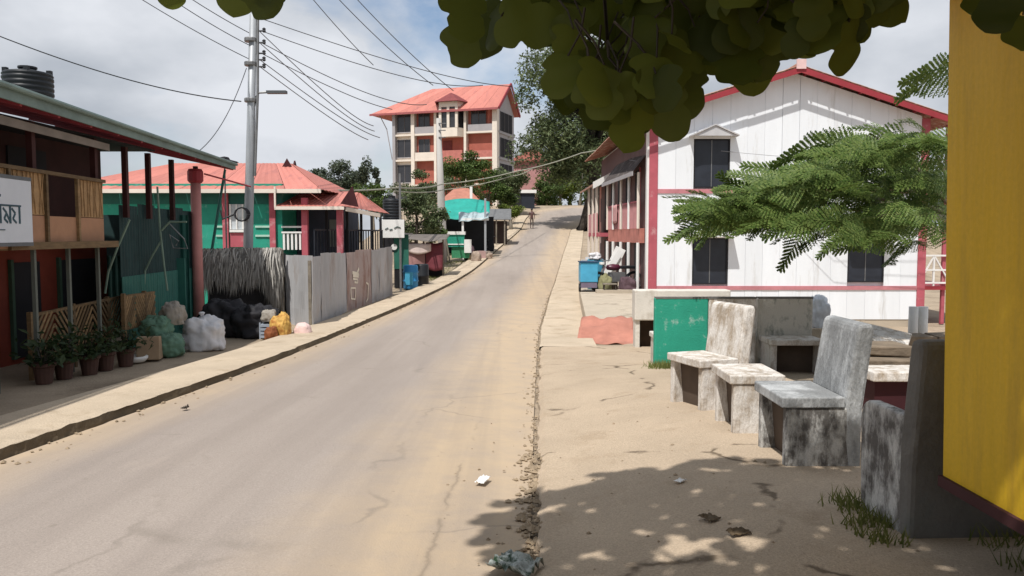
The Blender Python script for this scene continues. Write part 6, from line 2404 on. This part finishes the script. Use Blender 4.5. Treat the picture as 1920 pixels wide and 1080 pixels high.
def overhang_tree():
    lm = leafmat('broad dark leaves', (.045, .060, .010), (.15, .18, .032), .45, .55)
    base = Vector((1.15, -1.7, apron_z(1.15, -1.7)))
    t = thing('overhanging_tree', 'broad leaved tree overhanging the top of the view with dark lobed leaves', 'tree', base)
    top = Vector((1.0, -.9, 3.4))
    MB().tube([base - Vector((0, 0, .2)), base + Vector((0, .1, 1.2)), Vector((1.05, -1.3, 2.4)), top], [.20, .16, .13, .09], 10).build('trunk', m_bark2, t, smooth=True)
    random.seed(3)
    brs = [Vector((-.7, 1.7, 2.75)), Vector((-.2, 2.9, 3.0)), Vector((.5, 3.1, 2.85)), Vector((1.1, 3.0, 2.75)), Vector((1.7, 2.4, 2.9)), Vector((.2, 2.2, 2.72)), Vector((.8, 2.3, 2.6)), Vector((1.35, 1.4, 3.0))]
    bm_ = MB()
    for q in brs:
        bm_.tube([top, top.lerp(q, .5) + Vector((0, 0, .18)), q], [.05, .032, .012], 6)
    meshes = []
    for s in range(5):
        mbl = lobed_leaf(s + 20)
        me = bpy.data.meshes.new('leaf')
        me.from_pydata([tuple(v) for v in mbl.v], [], mbl.f)
        me.update()
        me.polygons.foreach_set('use_smooth', [True] * len(me.polygons))
        me.materials.append(lm)
        meshes.append(me)
    leaves = []
    random.seed(17)
    # (px, py) of the leaf stalk, distance, size factor
    for px, py, sc in ((868, -35, .9), (860, 30, .75), (905, -20, 1.0), (940, 5, 1.1), (955, -30, 1.0), (1000, -25, .9), (1040, -70, 1.0), (1075, 40, .62), (1065, 85, .85), (1105, 100, .9),
                       (1130, -50, 1.0), (470, -62, .8), (440, -70, .8), (512, -70, .75), (318, -62, .6), (1500, -50, 1.0), (1625, -65, .9), (1650, -60, .9), (1592, 18, 1.0), (1560, 10, .8),
                       (1865, -70, .9), (1900, -50, .9), (1918, 10, .8), (985, -50, .9)):
        leaves.append((px, py + 127 * sc * .18, random.uniform(1.75, 2.3), sc * .82))
    low = [(1075, 215), (1100, 250), (1150, 262), (1200, 288), (1240, 270), (1275, 225), (1290, 175), (1330, 178), (1370, 182), (1410, 176), (1440, 160), (1475, 118), (1530, 115), (1580, 95), (1640, 60), (1680, 10)]
    cnt = 0
    while cnt < 195:
        px = random.uniform(1075, 1660)
        lo = interp(low, px)
        sc = random.uniform(.5, .78)
        py = random.uniform(-90, lo - 127 * sc)
        if 1040 < px < 1140 and py < 60 and random.random() < .85:
            continue
        leaves.append((px, py, random.uniform(1.7, 2.6), sc))
        cnt += 1
    for px, lo in low:
        d = random.uniform(1.8, 2.2)
        leaves.append((px + random.uniform(-12, 12), lo - 98, d, .78))
    twig = MB()
    for k, (px, py, d, sc) in enumerate(leaves):
        q = P(px, py, d)
        o = bpy.data.objects.new('leaf', meshes[k % 5])
        COL.objects.link(o)
        o.parent = t
        o.location = q - base
        tilt = R(90) + random.gauss(-.15, .35)          # hang: local -y goes down
        rm = Matrix.Rotation(random.gauss(0, .5), 4, 'Z') @ Matrix.Rotation(random.gauss(0, .42), 4, 'Y') @ Matrix.Rotation(tilt, 4, 'X')
        o.rotation_euler = rm.to_euler()
        s = sc * d / 2.0
        o.scale = (s, s, s)
        e = q + Vector((random.gauss(0, .04), random.uniform(.0, .1), random.uniform(.06, .16)))
        twig.tube([q, q.lerp(e, .5) + Vector((.01, 0, 0)), e], [.0022, .0025, .003], 4)
        if k % 6 == 0:
            b = min(brs, key=lambda v: (v - e).length)
            bm_.tube([e, e.lerp(b, .5) + Vector((0, 0, .06)), b], [.004, .006, .01], 5)
    twig.build('stalks', m_bark, t)['kind'] = 'stuff'
    bm_.build('branches', m_bark, t, smooth=True)
    # the crown above the frame: casts the dappled shade on the apron
    cm = MB()
    random.seed(23)
    n = 0
    tries = 0
    while n < 3300 and tries < 90000:
        tries += 1
        x, y = random.uniform(-.95, 3.1), random.uniform(-2.2, 3.75)
        # ragged outline of the crown's shade
        sx, sy = x + .3 * 3, y + .5 * 3
        edge = 5.45 - .55 * max(0, .9 - sx) + .5 * noise.noise(Vector((sx * 1.3, 2, 0))) + .25 * noise.noise(Vector((sx * 3.3, 7, 0)))
        if sy > edge or sx < -.05 + .25 * noise.noise(Vector((sy * 1.5, 4, 4))):
            continue
        nz = noise.noise(Vector((x * 1.5, y * 1.5, 3)))
        if nz < -.46 or (nz < -.25 and sx < .7):
            continue
        z = random.uniform(2.85, 3.5)
        if y > 2.5:
            z = max(z, 1.6 + .30 * y + .12)
        sr = (2.0 - x) / .235
        if sr > 0 and abs(y + .47 * sr - 3.18) < .2 and .42 < z - .92 * sr < 1.0:
            continue
        q = Vector((x, y, z))
        mbl = LEAFS[n % 5]
        rm = Matrix.Translation(q) @ Matrix.Rotation(random.uniform(0, 6.28), 4, 'Z') @ Matrix.Rotation(random.gauss(.35, .3), 4, 'X') @ Matrix.Rotation(random.gauss(0, .3), 4, 'Y') @ Matrix.Scale(random.uniform(.9, 1.35), 4)
        cm.add([rm @ v for v in mbl.v], mbl.f)
        n += 1
    c = cm.build('crown', lm, t, smooth=True)
    c['kind'] = 'stuff'


LEAFS = [lobed_leaf(s + 40) for s in range(5)]
overhang_tree()

# ------------------------------------------------------------------ debris and ground litter
random.seed(77)
mb = MB()
ICO = [Vector(v) for v in ((1, 0, 0), (-1, 0, 0), (0, 1, 0), (0, -1, 0), (0, 0, 1), (0, 0, -1))]
IF = [(0, 2, 4), (2, 1, 4), (1, 3, 4), (3, 0, 4), (2, 0, 5), (1, 2, 5), (3, 1, 5), (0, 3, 5)]


def pebble(mb, x, y, z, s):
    r = Matrix.Rotation(random.uniform(0, 6.28), 3, 'Z')
    mb.add([r @ Vector((v.x * s * random.uniform(.7, 1.4), v.y * s * random.uniform(.7, 1.4), v.z * s * random.uniform(.4, .9))) + Vector((x, y, z + s * .2)) for v in ICO], IF)


for k in range(800):
    y = 2.5 + 26 * random.random() ** 1.7
    e = right_edge(y)
    x = e + random.gauss(.0, .035) + (random.gauss(0, .12) if random.random() < .2 else 0)
    pebble(mb, x, y, zr(y) + .005, random.choice((.006, .008, .011, .014, .02)) * (1 + .01 * y))
for k in range(260):
    y = random.uniform(4.2, 6.6)
    x = right_edge(y) + random.gauss(.03, .07)
    pebble(mb, x, y, zr(y) + .01, random.choice((.01, .015, .02, .028)))
for k in range(130):
    y = random.uniform(2.6, 9)
    x = random.uniform(-.9, 3)
    z = (apron_z(x, y) if x > right_edge(y) + .1 else zr(y) + .02)
    pebble(mb, x, y, z, random.choice((.005, .007, .010, .015)))
o = mb.build('gravel', mat('tan grit', (.30, .23, .155), .95, .35, 9))
o['kind'] = 'stuff'
o['label'] = 'loose grit and pebbles along the road joint'
mb = MB()
for k in range(170):
    t_ = random.uniform(2, 9)
    e = edge_pt(t_, 0)
    pebble(mb, e.x + abs(random.gauss(0, .12)) + .02, e.y, zr(e.y) + .01, random.choice((.008, .012, .018, .025)))
o = mb.build('kerb_grit', MATS['tan grit'])
o['kind'] = 'stuff'
o['label'] = 'loose grit along the left kerb'


def litter(name, label, px, py, size, m, seed):
    # small crumpled piece on the ground
    d = 5.0
    for _ in range(30):
        q = P(px, py, d)
        gz = apron_z(q.x, d) if q.x > right_edge(d) else zr(d) + .03
        d *= (EYE - gz) / max(.05, (EYE - q.z))
    q = P(px, py, d)

    def fn(u, v):
        return ((u - .5) * size[0] + .01 * noise.noise(Vector((u * 4, v * 4, seed))), (v - .5) * size[1], .012 + abs(noise.noise(Vector((u * 3.1, v * 3.3, seed)))) * size[2])
    o = sheet_pts(fn, 10, 10).build(name, m, smooth=True, solid=.002)
    o.location = (q.x, d, gz)
    o.rotation_euler = (0, 0, seed * 1.3)
    return tag(o, label, 'litter')


litter('paper_scrap', 'white paper scrap lying on the dusty road edge', 905, 903, (.16, .07, .03), m_whitep, 1)
litter('plastic_wrapper', 'crumpled silver and green plastic wrapper at the bottom of the picture', 965, 1068, (.24, .18, .12), mat('silver green wrapper', (.42, .45, .42), .35, .5, 14, dirt=(.03, .06, .03), dirt_amt=.3, dirt_scale=16), 2)
litter('wrapper_scrap', 'small pale scrap on the apron in the leaf shade', 1275, 905, (.07, .05, .02), m_whitep, 3)
litter('leaf_litter', 'dark dried leaf on the shaded apron, left one', 1330, 975, (.10, .08, .03), mat('dry leaf brown', (.12, .085, .05), .9), 4)
litter('leaf_litter', 'dark dried leaf on the shaded apron, right one', 1385, 1003, (.11, .07, .03), MATS['dry leaf brown'], 5)
litter('dark_stone', 'dark scrap on the road near the left kerb', 347, 768, (.08, .06, .05), m_bark, 6)

# grass tufts
gm = MB()
random.seed(31)


def tuft(x, y, z, n, h, spread):
    for _ in range(n):
        a = Vector((x + random.gauss(0, spread), y + random.gauss(0, spread * .6), z))
        hh = h * random.uniform(.5, 1.3)
        tip = a + Vector((random.gauss(0, .4) * hh, random.gauss(0, .4) * hh, hh))
        w = Vector((random.uniform(.003, .007), 0, 0))
        o = len(gm.v)
        gm.v += [a - w, a + w, tip]
        gm.f.append((o, o + 1, o + 2))


for k in range(36):
    x = random.uniform(2.0, 2.75)
    y = random.uniform(11.0, 11.5)
    tuft(x, y, apron_z(x, y) - .01, 26, .10, .07)
for k in range(16):
    x, y = random.uniform(1.78, 2.0), random.uniform(3.75, 4.5)
    tuft(x, y, apron_z(x, y) - .01, 22, .09, .05)
for k in range(14):
    x, y = random.uniform(2.3, 2.9), random.uniform(2.4, 3.9)
    tuft(x, y, apron_z(x, y) - .01, 20, .10, .06)
for k in range(160):
    t_ = random.uniform(8.2, 11.5)
    e = edge_pt(t_, 0)
    x = e.x - random.uniform(1.1, 2.6)
    tuft(x, e.y, g(x, e.y) - .03, 24, .16, .25)
o = gm.build('grass', leafmat('roadside grass', (.10, .13, .03), (.24, .24, .08), .3))
o['kind'] = 'stuff'
o['label'] = 'grass tufts at walls and roadside'
